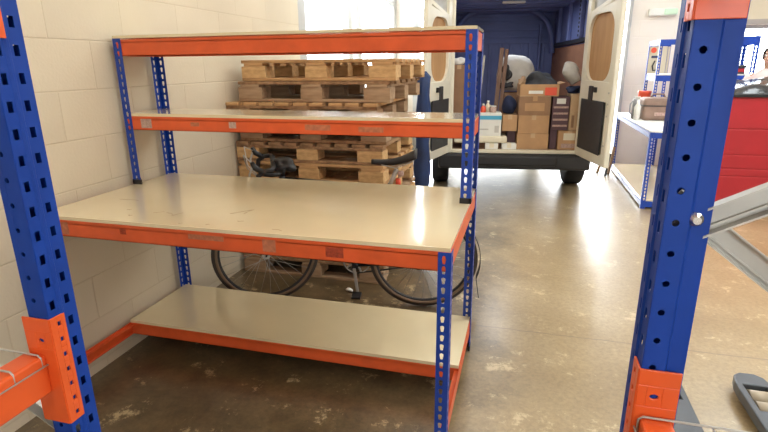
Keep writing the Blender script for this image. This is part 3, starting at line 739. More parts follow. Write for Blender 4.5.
# ------------------------------------------------------------------ van (own axes: x right, y forward, z up; one van unit = .88 m, load floor .56 m up)
K, DZ = .88, .184
VL = (1.931, 4.463, 0); VR = R(7)
van = thing('panel_van', 'cream white panel van backed into the doorway with its rear doors open', 'van', VL, VR)
VM = Matrix.Translation((0, 0, DZ)) @ Matrix.Scale(K, 4)
WM[van.name] = VM.inverted()
MR = Matrix.Translation(VL) @ Matrix.Rotation(VR, 4, 'Z')
hw = 1.12; zf = .425; zr = 2.62; vl = 6.2; iw = .92
def vr(x, y, z): return (x / K, y / K, (z - DZ) / K)
b = MB()
for s_ in (-1, 1):
    xa, xb = sorted((s_ * hw, s_ * (hw - .03))); b.box(xa, xb, .06, .56, .30, 2.45); b.box(xa, xb, 1.40, 3.6, .30, 2.45); b.box(xa, xb, .56, 1.40, .62, 2.45); b.box(xa, xb, 3.6, 4.5, .30, 1.25)
    xa, xb = sorted((s_ * (hw - .01), s_ * .80)); b.box(xa, xb, 0, .10, .38, 2.45, bev=.015)
b.box(-hw, hw, 0, 3.6, 2.52, 2.60, bev=.03); b.box(-hw, hw, 0, .12, 2.40, 2.60, bev=.02); b.box(-hw, hw, .05, 3.6, 2.44, 2.54)
b.prism([(3.6, 2.6), (3.9, 2.5), (4.6, 1.5), (5.6, 1.2), (5.7, .6), (5.6, .30), (4.5, .30), (3.6, .5)], 'x', -1.08, 1.08)
body = b.build('body', M['vanwhite'], van, bevel=.004)
b = MB(); b.box(-iw - .05, iw + .05, .06, 3.3, .38, zf); b.build('load_floor', M['card3'], van)
b = MB(); b.box(-.80, .80, -.03, .06, zf - .035, zf + .004, bev=.004); b.build('sill_strip', M['cream'], van, label='pale step strip along the load floor edge')
b = MB()
for s_ in (-1, 1):
    xa, xb = sorted((s_ * (iw + .02), s_ * (iw + .035))); b.box(xa, xb, .1, 3.3, zf, 2.44)
    for yy in (.9, 1.75, 2.6): xa, xb = sorted((s_ * (iw + .02), s_ * (iw - .04))); b.box(xa, xb, yy - .05, yy + .05, 1.86, 2.42, bev=.012)
    xa, xb = sorted((s_ * (iw + .02), s_ * .70)); b.box(xa, xb, .62, 1.36, zf, .80, bev=.02)
b.box(-iw - .02, iw + .02, .1, 3.3, 2.41, 2.44)
for yy in (.3, .9, 1.45, 1.75, 2.05, 2.6, 3.0): b.box(-iw, iw, yy - .03, yy + .03, 2.385, 2.42, bev=.008)
b.box(-iw - .02, iw + .02, 3.24, 3.28, zf, 2.44)
for k in range(9): x = -.76 + .19 * k; b.box(x - .03, x + .03, 3.215, 3.245, zf + .1, 1.88, bev=.008)
for k in range(4): b.box(-.86, .86, 3.20, 3.245, 1.98 + .12 * k, 2.03 + .12 * k, bev=.01)
b.box(-.88, .88, 3.19, 3.245, 1.88, 1.93, bev=.006); b.box(.50, .54, 3.17, 3.245, zf, 1.9); b.box(.66, .69, 3.10, 3.2, zf, 2.2)
# curved roof pillars in front of the bulkhead
for s_ in (-1, 1): b.tube([(s_ * .45, 2.9, 2.42), (s_ * .62, 2.9, 2.36), (s_ * .76, 2.9, 2.22), (s_ * .84, 2.9, 2.0), (s_ * .87, 2.9, 1.7)], .045, 8)
b.build('interior_panels', M['vanblue'], van)
for s_ in (-1, 1):
    b = MB(); xa, xb = sorted((s_ * (iw + .02), s_ * (iw + .006))); b.box(xa, xb, .14, 3.2, .81, 1.78); b.build('plywood_lining', M['plydark'], van, label='brown plywood side lining')
    b = MB(); xa, xb = sorted((s_ * (iw + .02), s_ * (iw - .03)))
    b.box(xa, xb, .12, 3.2, 1.80, 1.86, bev=.01)
    for k in range(9): b.cyl((s_ * (iw - .05), .9, 1.9 + .055 * k), (s_ * (iw - .037), .9, 1.9 + .055 * k), .017, seg=10)
    b.build('side_rail', M['dark'], van)
b = MB(); b.box(-.16, .16, 1.05, 1.17, 2.355, 2.384, bev=.01); ll = b.build('added_load_lamp', M['white'], van)  # unseen lamp added to brighten the dark load bay
la = bpy.data.lights.new('added_load_light', 'AREA'); la.shape = 'RECTANGLE'; la.size = .26; la.size_y = .09; la.energy = 16; la.color = (.86, .92, 1)
lo = bpy.data.objects.new('added_load_light', la); C.objects.link(lo); lo.parent = ll; lo.location = VM @ Vector((0, 1.11, 2.35))
b = MB(); b.box(-.98, .98, -.10, .05, .185, .385, bev=.03); b.box(-.55, .55, -.13, -.05, .24, .37, bev=.02); bmp = b.build('bumper', M['black'], van)
b = MB(); b.box(-.66, .66, .05, 3.3, .27, .37); b.build('underbody', M['black'], van)
for x in (-.86, .86):
    for y in (.86, 4.45):
        s_ = 1 if x > 0 else -1; WM[van.name] = Matrix.Identity(4)
        b = MB(); b.lathe((x - s_ * .105, y, .335), (s_, 0, 0), [(0, .20), (0, .315), (.02, .335), (.19, .335), (.21, .315), (.21, .20)], 32); t = b.build('wheel', M['rubber'], van)
        for k in (.03, .08, .13, .18):
            pass
        b = MB(); b.lathe((x + s_ * .085, y, .335), (s_, 0, 0), [(0, .2), (.004, .2), (-.02, .12), (.0, .06)], 24); b.build('wheel_rim', M['steel'], t)
WM[van.name] = VM.inverted()
def rear_door(h, f, lab, side):
    """door from hinge h to free edge f in van axes; inner face towards the load opening"""
    h = Vector((h[0], h[1], 0)); f = Vector((f[0], f[1], 0)); u = (f - h); Wd = u.length; u.normalize()
    nrm = Vector((-u.y, u.x, 0))
    if nrm.x * side > 0: nrm = -nrm
    m = Matrix((u, nrm, Vector((0, 0, 1)))).transposed().to_4x4(); m.translation = h
    z0, z1 = .39, 2.50; T = .055; wb, wt = 1.33, 2.07
    b = MB()
    b.box(0, Wd, -T, -T + .008, z0, z1, m)
    b.box(0, .11, -T, 0, z0, z1, m, .012); b.box(Wd - .13, Wd, -T, 0, z0, z1, m, .012); b.box(.09, Wd - .1, -T, 0, z0, .52, m, .012); b.box(.09, Wd - .1, -T, 0, 1.10, wb, m, .012)
    b.box(.09, Wd - .1, -T, 0, 2.38, z1, m, .012)
    p = m @ Vector((.05, -.03, wt + .01)); q = m @ Vector((Wd - .05, -.03, wt + .16)); b.bar(p, q, .055, .05, up=tuple(nrm), bev=.01)
    b.prism([(.11, wt), (Wd - .13, wt), (Wd - .13, wt + .10), (.11, wt + .02)], 'y', -T, -.006, m)
    for (cx_, cz_, sx_, sz_) in ((.11, wb, 1, 1), (Wd - .13, wb, -1, 1), (.11, wt, 1, -1), (Wd - .13, wt, -1, -1)):
        r_ = .20; poly = [(cx_, cz_)] + [(cx_ + sx_ * (r_ - r_ * math.sin(a)), cz_ + sz_ * (r_ - r_ * math.cos(a))) for a in [R(x) for x in range(0, 91, 15)]]
        b.prism(poly, 'y', -T, -.004, m)
    d = b.build('rear_door', M['vanwhite'], van, label=lab)
    b = MB(); b.box(.10, Wd - .12, -T + .009, -T + .018, wb, wt, m); b.build('window_blank', M['ply'], d, label='tan plywood panel in the window opening')
    b = MB(); b.box(.10, Wd - .12, -T + .009, -T + .018, wt + .06, 2.39, m); b.build('upper_panel', M['steel'], d)
    b = MB(); b.box(.07, Wd - .17, -.012, .006, .50, 1.11, m, .01); b.box(.30, .43, -.01, .012, 1.09, 1.27, m, .01); b.build('trim_panel', M['dark'], d, label='black trim panel')
    b = MB(); b.box(.48, .54, -.005, .03, 1.20, 1.26, m, .006); b.build('latch', M['black'], d)
    b = MB()
    for zz in (.62, .95, 1.08, 1.20): b.box(Wd - .09, Wd - .06, -.004, .004, zz, zz + .02, m, .002)
    b.build('striker', M['steel'], d)
inv = (Matrix.Translation((1.915, 5.30, 0)) @ Matrix.Rotation(VR, 4, 'Z')).inverted()
def tv(x, y): v = inv @ Vector((x, y, 0)); return v.x, v.y
rear_door(tv(2.69, 5.37), tv(2.93, 4.45), 'right-hand open rear door', 1)
rear_door(tv(1.085, 5.17), tv(.925, 4.35), 'left-hand open rear door', -1)

# ------------------------------------------------------------------ load inside the van (van units)
def vp(x, y, z): return MR @ VM @ Vector((x, y, z))
def vb(name, label, cat, x0, x1, y0, y1, z0, z1, m, group=None, bev=.004, rz=0):
    c = vp((x0 + x1) / 2, (y0 + y1) / 2, z0); o = thing(name, label, cat, tuple(c), VR + R(rz), group); local(o)
    sx, sy, sz = (x1 - x0) / 2 * K, (y1 - y0) / 2 * K, (z1 - z0) * K
    b = MB(); b.box(-sx, sx, -sy, sy, 0, sz, bev=bev); b.build('carton', M[m], o)
    return o, sx, sy, sz
def tape(o, sx, sy, sz, m='card2'):
    b = MB(); b.box(-.025, .025, -sy - .0012, sy + .0012, sz - .05, sz + .001); b.build('tape', M[m], o)
def lab_(o, x0, x1, z0, z1, sy, m='white', nm='printed_label'):
    b = MB(); b.box(x0, x1, -sy - .0015, -sy + .001, z0, z1); b.build(nm, M[m], o)
ZF = zf + .0015
G = 'cartons stacked at the back of the van'
o, *d = vb('cardboard_box', 'plain tan cardboard box at the bottom of the central stack in the van', 'box', .055, .46, .10, .48, ZF, .637, 'card', G); tape(o, *d)
o, *d = vb('cardboard_box', 'tan cardboard box second from the bottom of the central stack in the van', 'box', .06, .455, .11, .48, .638, .872, 'card', G); tape(o, *d)
o, *d = vb('cardboard_box', 'browner box with a printed face, under the open box in the van', 'box', .055, .46, .12, .50, .873, 1.115, 'card3', G); tape(o, *d, m='card'); lab_(o, -.11, .11, .05, .14, d[1], 'card', 'printed_panel')
o, sx, sy, sz = vb('open_box', 'open cardboard box with red print and a raised flap, topmost of the central stack', 'box', .06, .55, .12, .52, 1.116, 1.116 + .012, 'card2', G)
hh = .135
b = MB(); b.box(-sx, -sx + .005, -sy, sy, sz, hh); b.box(sx - .005, sx, -sy, sy, sz, hh); b.box(-sx + .005, sx - .005, -sy, -sy + .005, sz, hh); b.box(-sx + .005, sx - .005, sy - .005, sy, sz, hh); b.build('carton_side', M['card'], o)
b = MB(); b.bar((-sx + .003, 0, hh), (-sx + .05, 0, hh + .085), sy * 1.9, .005, up=(1, 0, 0)); b.bar((0, sy - .003, hh), (0, sy + .03, hh + .05), sx * 1.9, .005, up=(0, 1, 0)); b.bar((sx - .003, 0, hh), (sx + .06, 0, hh + .02), sy * 1.9, .005, up=(1, 0, 0)); b.build('flap', M['card'], o)
lab_(o, .06, .19, .012, .10, sy, 'redorange'); lab_(o, -.12, .04, .03, .065, sy, 'white')
def vblob(name, label, cat, x, y, z, size, amp, seed, m, flat=True, rot=None):
    c = vp(x, y, z); b = MB(); mm = Matrix.Translation(c) @ (rot or Matrix.Identity(4)); b.blob((0, 0, 0), [q * K for q in size], amp, seed, 4, m=mm, flat=flat)
    return tag(b.build(name, M[m]), label, cat)
vblob('dark_bundle', 'dark crumpled bundle lying in the open box in the van', 'bundle', .335, .32, 1.265, (.19, .15, .16), .22, 11, 'slate')
o, *d = vb('cardboard_box', 'dark plum box with white label bands standing right of the central stack', 'box', .485, .70, .14, .42, .68, 1.112, 'plum', G)
for k, zz in enumerate((.04, .11, .18, .25)): lab_(o, -.08, .085, zz, zz + .022, d[1], 'sticker', 'label_band')
lab_(o, -.05, .05, .30, .36, d[1], 'white')
o, *d = vb('cardboard_box', 'low dark box on the van floor under the dark plum box', 'box', .485, .575, .16, .40, ZF, .678, 'plum', G)
o, *d = vb('cardboard_box', 'orange-brown box with a cream label at the right edge of the load floor', 'box', .585, .88, .12, .36, ZF, .676, 'card', G); lab_(o, -.07, .06, .11, .19, d[1], 'cream'); lab_(o, -.09, .10, .02, .07, d[1], 'sticker', 'printed_band'); tape(o, *d)
o, *d = vb('cardboard_box', 'pale box stacked on the labelled orange-brown box at the right of the van', 'box', .712, .885, .16, .42, .678, .90, 'card2', G); tape(o, *d); lab_(o, -.05, -.02, .03, .17, d[1], 'card3', 'printed_band'); lab_(o, .03, .05, .04, .15, d[1], 'card3', 'printed_band')
o, *d = vb('cardboard_box', 'pale box carrying the grey sack at the right of the van', 'box', .712, .895, .16, .44, .902, 1.14, 'card2', G); tape(o, *d)
vblob('black_bag', 'black bag draped on the pale boxes at the right of the van', 'bag', .775, .33, 1.195, (.10, .11, .06), .2, 21, 'navy')
vblob('grey_sack', 'rounded grey-white sack lying on the black bag at the right of the van', 'bag', .735, .36, 1.39, (.105, .11, .165), .10, 22, 'bag', rot=rotm(0, -32, 0))
vblob('white_sack', 'bulging white sack with dark markings behind the open box in the van', 'bag', .06, .87, 1.375, (.27, .20, .29), .07, 23, 'bag')
b = MB(); c0 = vp(-.07, .68, 1.42); b.blob(c0, (.05, .02, .07), .5, 4, 3, flat=False); c0 = vp(-.06, .675, 1.24); b.blob(c0, (.07, .02, .035), .5, 8, 3, flat=False)
sk = bpy.data.objects['white_sack']; b.build('printed_marking', M['dark'], sk, label='black printed markings')
o, *d = vb('cardboard_box', 'tall brown box hidden behind the central stack, carrying the white sack', 'box', -.10, .42, .64, 1.04, ZF, 1.135, 'card3', G); tape(o, *d)
vblob('navy_bag', 'dark navy bag sitting on the small tan box in the van', 'bag', -.055, .30, .985, (.09, .12, .135), .10, 24, 'navy')
o, *d = vb('cardboard_box', 'small tan box under the navy bag in the van', 'box', -.145, .045, .12, .44, .665, .877, 'card', G); tape(o, *d)
o, *d = vb('cardboard_box', 'low dark box on the load floor under the small tan box', 'box', -.065, .045, .22, .46, ZF, .663, 'plum', G)
o, *d = vb('storage_box', 'white box with a light blue band left of the small tan box in the van', 'box', -.49, -.16, .12, .46, .598, .90, 'white'); b = MB(); b.box(-d[0] - .0015, d[0] + .0015, -d[1] - .0015, d[1] + .0015, d[2] - .075, d[2] - .03); b.build('blue_band', M['cyan'], o); lab_(o, .07, .12, .04, .12, d[1], 'bag', 'printed_mark'); lab_(o, -.12, .0, .07, .085, d[1], 'bag', 'printed_mark')
o, *d = vb('foam_slab', 'long cream foam slab on the load floor under the white box', 'foam', -.78, -.075, .09, .47, .505, .597, 'cream', bev=.02)
for i, (x0, x1, lb) in enumerate(((-.36, -.19, 'small white carton on the load floor edge, left one of two'), (-.14, .05, 'small white carton on the load floor edge, right one of two'), (-.64, -.46, 'small white carton on the load floor behind the blue post'))):
    o, *d = vb('small_carton', lb, 'box', x0, x1, .075, .20, ZF, .503, 'white', 'small white cartons on the load floor'); tape(o, *d, m='cream')
o, *d = vb('cardboard_box', 'flat brown box on the load floor under the cream foam slab', 'box', -.68, -.09, .21, .48, ZF, .503, 'card3', G)
for k, (x, m_, hh, lb) in enumerate(((-.40, 'redorange', .08, 'red-orange bottle standing on the white box in the van'), (-.27, 'sticker', .065, 'pinkish tin standing on the white box in the van'), (-.335, 'cream', .11, 'cream bottle standing between the red bottle and the tin'))):
    c = vp(x, .24 + .08 * (k == 2), .9012); o = thing('bottle' if k != 1 else 'tin', lb, 'container', tuple(c)); local(o)
    b = MB(); b.lathe((0, 0, 0), (0, 0, 1), [(0, .028), (.004, .032), (hh * .7, .032), (hh * .85, .016), (hh, .014)] if k != 1 else [(0, .036), (.004, .038), (hh, .038)], 16); b.build('container_body', M[m_], o)
    b = MB(); b.lathe((0, 0, hh), (0, 0, 1), [(0, .017), (.02, .015)] if k != 1 else [(0, .040), (.012, .039)], 16); b.build('cap', M['white'], o)
def timber(label, p, q, w, h, m, cat='plank', nm='wooden_plank'):
    b = MB(); b.bar(vp(*p), vp(*q), w, h, up=(0, 1, 0), bev=.003); return tag(b.build(nm, M[m]), label, cat)
timber('tall brown plank leaning in the van left of the white sack', (-.245, .52, ZF + .004), (-.165, .60, 1.74), .05, .022, 'plank')
timber('second brown plank leaning just right of the first plank in the van', (-.180, .52, ZF + .004), (-.100, .60, 1.72), .045, .022, 'plank')
timber('pale grey pole leaning in the van just right of the blue bench post', (-.49, .52, ZF + .004), (-.40, .62, 1.64), .025, .022, 'steel', 'pole', 'pole')
o, *d = vb('cardboard_box', 'tall brown box on the left of the van behind the blue bench post', 'box', -.88, -.60, .50, .61, ZF, 1.52, 'card3', G); tape(o, *d)
b = MB(); b.blob(vp(-.76, .55, 1.565), (.09, .045, .05), .2, 31, 3); tag(b.build('paper_bundle', M['white']), 'white paper bundle on the tall brown box left in the van', 'bundle')

# offcuts leaning by the van door, blue tarpaulin bundle by the pallets
for k, (x, y, h, dx) in enumerate(((3.18, 5.95, .30, .02), (3.235, 6.0, .38, .03), (3.10, 6.02, .22, .04))):
    b = MB(); b.bar((x, y + .07 * k, .004), (x + dx + .03, y + .07 * k + .12, h), .03, .05, up=(0, 1, 0), bev=.002); tag(b.build('timber_offcut', M['woodx' if k else 'dark']), ['dark short offcut leaning by the right van door', 'tallest timber offcut beside the blue table leg', 'shortest timber offcut nearest the van tyre'][k], 'offcut', 'timber offcuts by the van')
b = MB(); pts = []
rndt = random.Random(9)
b.lathe((1.10, 3.22, .0), (0, 0, 1), [(0, .05), (.02, .075), (.3, .06), (.55, .08), (.8, .06), (1.05, .075), (1.25, .05), (1.42, .065), (1.47, .02)], 18)
for v in b.bm.verts: v.co += Vector((rndt.uniform(-.01, .01), rndt.uniform(-.01, .01), 0))
tag(b.build('tarpaulin_roll', M['tarpblue']), 'dark blue rolled tarpaulin standing between the pallets and the van', 'tarpaulin')

# ------------------------------------------------------------------ blue table right of the van
tb_ = thing('work_table', 'blue framed work table with white top beside the open van door', 'table', (3.7, 5.3, 0))
tx0, tx1, ty0, ty1, tz = 3.32, 3.88, 4.25, 6.42, .845
def tleg(x, y, sx, sy):
    kh = keyhole(.017, .026); b = MB()
    for dv in ((sx, 0, 0), (0, sy, 0)): b.perf((x, y, .003), dv, (0, 0, 1), .045, tz - .02, .038, [(0, .015, None), (.015, .035, kh), (.035, .045, None)], .01)
    o = b.build('leg', M['blue'], tb_, solid=.0022); o.modifiers['solid'].offset = 0
for x, sx in ((tx0, 1), (tx1, -1)):
    for y, sy in ((ty0, 1), (ty1, -1)): tleg(x, y, sx, sy)
for nm, z0, z1 in (('rail', .02, .085), ('rail', .765, .825)):
    for x in (tx0 + .002, tx1 - .005): b = MB(); b.box(x, x + .003, ty0 + .003, ty1 - .003, z0, z1); b.box(x - .012, x + .016, ty0 + .003, ty1 - .003, z1 - .003, z1); b.build('rail', M['blue'], tb_)
    for y in (ty0 + .002, ty1 - .005): b = MB(); b.box(tx0 + .003, tx1 - .003, y, y + .003, z0, z1); b.build('rail', M['blue'], tb_)
b = MB(); b.box(tx0, tx1, ty0, ty1, .826, tz, bev=.002); b.build('table_top', M['white'], tb_)
b = MB(); b.box(tx0 + .005, tx1 - .005, ty0 + .005, ty1 - .005, .086, .102, bev=.002); b.build('lower_shelf', M['board'], tb_)
# tool board frame standing on the table
fr = thing('shelf_frame', 'blue upper shelf frame with a tool board standing at the back of the work table', 'frame', (3.75, 6.3, tz))
def fpost(x, y, z0, z1, par):
    kh = keyhole(.017, .026); b = MB()
    for dv in ((.04, 0, 0), (0, -.04, 0)): 
        d_ = Vector(dv).normalized(); b.perf((x, y, z0), d_, (0, 0, 1), .042, z1 - z0, .038, [(0, .013, None), (.013, .033, kh), (.033, .042, None)], .01)
    o = b.build('post', M['blue'], par, solid=.0022); o.modifiers['solid'].offset = 0
for x, y in ((3.60, 6.32), (3.60, 5.72), (3.83, 6.32), (3.83, 5.72)): fpost(x, y, tz + .001, 1.80, fr)
for z0, z1 in ((1.735, 1.80), (1.30, 1.37)):
    b = MB(); b.box(3.602, 3.606, 5.69, 6.31, z0, z1); b.box(3.602, 3.865, 6.30, 6.304, z0, z1); b.box(3.602, 3.865, 5.684, 5.688, z0, z1); b.build('beam', M['cyan'] if 0 else M['blue'], fr)
b = MB(); b.box(3.615, 3.86, 5.69, 6.29, 1.371, 1.385); b.build('shelf', M['white'], fr)
b = MB(); b.box(3.610, 3.86, 6.286, 6.298, 1.386, 1.73); tbd = b.build('tool_board', M['tan'], fr)
b = MB(); b.cyl((3.66, 6.286, 1.685), (3.66, 6.278, 1.685), .035, seg=20); b.build('red_badge', M['redorange'], tbd)
b = MB(); b.box(3.64, 3.72, 6.280, 6.286, 1.585, 1.615, bev=.006); b.build('blue_badge', M['tarpblue'], tbd)
b = MB(); b.tube([(3.69, 6.28, 1.55), (3.665, 6.275, 1.48), (3.68, 6.275, 1.42), (3.71, 6.275, 1.43)], .010, 8); b.build('hanging_tool', M['black'], tbd)
# items on the table
o = thing('carry_case', 'brown soft carry case on the white table top beside the van door', 'case', (3.62, 5.45, tz))
b = MB(); b.box(3.43, 3.84, 5.30, 5.62, tz + .001, tz + .27, bev=.035); cs = b.build('case_body', M['brown'], o, smooth=False)
b = MB(); b.box(3.427, 3.843, 5.297, 5.623, tz + .17, tz + .182); b.build('zip', M['dark'], cs)
b = MB(); b.tube([(3.53, 5.45, tz + .265), (3.55, 5.45, tz + .31), (3.67, 5.45, tz + .31), (3.69, 5.45, tz + .265)], .011); b.build('handle', M['brown'], o)
b = MB(); b.box(3.56, 3.74, 5.2965, 5.299, tz + .06, tz + .10); b.build('badge', M['sticker'], o)
o = thing('red_tub', 'small red-orange tub on the table just behind the brown case', 'tub', (3.66, 5.74, tz)); 
b = MB(); b.lathe((3.52, 5.80, tz + .001), (0, 0, 1), [(0, .06), (.29, .075), (.30, .08), (.315, .08)], 20); b.build('tub_body', M['redorange'], o)
b = MB(); b.lathe((3.52, 5.80, tz + .316), (0, 0, 1), [(0, .082), (.014, .08)], 20); b.build('lid', M['redorange'], o)
o = thing('spray_bottle', 'white bottle at the left end of the brown case on the table', 'bottle', (3.375, 5.35, tz)); local(o)
b = MB(); b.lathe((0, 0, .001), (0, 0, 1), [(0, .036), (.16, .038), (.20, .016), (.25, .014)], 18); b.build('bottle_body', M['white'], o)
b = MB(); b.box(-.045, .02, -.013, .013, .25, .285, bev=.005); b.build('spray_head', M['bag'], o)
o = thing('grey_jug', 'blue-grey jug behind the white bottle on the table', 'jug', (3.375, 5.52, tz)); local(o)
b = MB(); b.lathe((0, 0, .001), (0, 0, 1), [(0, .034), (.12, .036), (.18, .034), (.27, .026)], 18); b.build('jug_body', M['forktop'], o)
b = MB(); b.tube([(-.03, 0, .22), (-.06, 0, .18), (-.055, 0, .08), (-.03, 0, .05)], .008); b.build('handle', M['forktop'], o)

# ------------------------------------------------------------------ red unit on the right
ru = thing('red_cabinet', 'long red ribbed metal cabinet on a dark plinth at the right edge', 'cabinet', (4.9, 4.9, 0))
b = MB(); rx0, rx1, ry0, ry1 = 3.95, 6.0, 4.38, 5.30
b.box(rx0 + .005, rx1 - .005, ry0 + .006, ry1, .09, 1.185); 
zs = [.09, .375, .455, .60, .865, 1.185]
for a, c in zip(zs, zs[1:]): b.box(rx0, rx1, ry0, ry0 + .02, a + .006, c - .006, bev=.004)
b.build('cabinet_body', M['red'], ru)
b = MB(); b.box(rx0 + .03, rx1 - .03, ry0 + .04, ry1 - .03, 0, .09); b.build('plinth', M['black'], ru, label='dark plinth')
b = MB(); b.box(rx0 - .02, rx1 + .02, ry0 - .02, ry1 + .02, 1.185, 1.215, bev=.004); b.build('cabinet_top', M['black'], ru, label='dark worktop edge')
# glossy dark sheet heaped on its top
b = MB(); nx, ny = 26, 14; g = [[None] * (ny + 1) for _ in range(nx + 1)]; rn = random.Random(6)
for i in range(nx + 1):
    for j in range(ny + 1):
        u, v = i / nx, j / ny; edge = min(1, 6 * min(u, 1 - u, v * 1.2, 1 - v))
        g[i][j] = b.bm.verts.new((rx0 + .02 + (rx1 - rx0 - .04) * u, ry0 + .03 + (ry1 - ry0 - .06) * v, 1.218 + edge * (.05 + .11 * v + .018 * math.sin(9 * u + 5 * v) + .014 * math.sin(21 * u - 8 * v) + rn.uniform(-.004, .004))))
for i in range(nx):
    for j in range(ny): f = b.bm.faces.new((g[i][j], g[i + 1][j], g[i + 1][j + 1], g[i][j + 1])); f.smooth = True
bot = [b.bm.verts.new((x, y, 1.2155)) for x, y in ((rx0 + .02, ry0 + .03), (rx1 - .02, ry0 + .03), (rx1 - .02, ry1 - .03), (rx0 + .02, ry1 - .03))]
b.bm.faces.new(bot[::-1])
tag(b.build('plastic_sheet', M['greyplastic']), 'glossy dark plastic sheet heaped on top of the red cabinet', 'sheet')
# blue racking behind it
rk = thing('shelving_rack', 'blue perforated shelving rack behind the red cabinet in front of the window', 'shelving', (4.45, 6.2, 0))
kx0, kx1, ky0, ky1 = 4.10, 4.79, 6.0, 6.45
for x, sx in ((kx0, 1), (kx1, -1)):
    for y, sy_ in ((ky0, 1), (ky1, -1)):
        kh = keyhole(.022, .028); b = MB()
        for dv in ((sx, 0, 0), (0, sy_, 0)): b.perf((x, y, .003), dv, (0, 0, 1), .062, 1.83, .045, [(0, .019, None), (.019, .046, kh), (.046, .062, None)], .01)
        o = b.build('post', M['blue'], rk, solid=.0022); o.modifiers['solid'].offset = 0
for z0, z1 in ((1.73, 1.83), (1.265, 1.36), (.75, .84), (.1, .19)):
    b = MB()
    for y in (ky0 + .002, ky1 - .005): b.box(kx0 + .003, kx1 - .003, y, y + .003, z0, z1)
    for x in (kx0 + .003, kx1 - .006): b.box(x, x + .003, ky0 + .005, ky1 - .005, z0, z1)
    b.build('beam', M['blue'], rk)
for z in (1.361, .841):
    b = MB(); b.box(kx0 + .008, kx1 - .008, ky0 + .008, ky1 - .008, z, z + .015); b.build('shelf', M['white'], rk)
o = thing('storage_box', 'flat dark red box with a grey lid on the middle shelf of the blue racking', 'box', (4.44, 6.2, 1.377)); b = MB(); b.box(4.18, 4.71, 6.08, 6.38, 1.377, 1.445, bev=.005); b.build('box_body', M['red'], o); b = MB(); b.box(4.173, 4.717, 6.073, 6.387, 1.445, 1.485, bev=.005); b.build('box_lid', M['dark'], o)
b = MB(); b.box(4.177, 4.713, 6.0765, 6.0795, 1.38, 1.40); b.build('base_band', M['dark'], o)

# emergency light on the back wall
o = thing('emergency_light', 'white oblong emergency light with a green end on the back wall', 'light', (3.86, YB, 2.2))
b = MB(); b.box(3.66, 4.04, YB - .075, YB - .002, 2.17, 2.27, bev=.018); b.build('housing', M['white'], o)
b = MB(); b.box(3.86, 4.03, YB - .082, YB - .070, 2.18, 2.26, bev=.012); b.build('lens', M['green'], o, label='greenish lens')

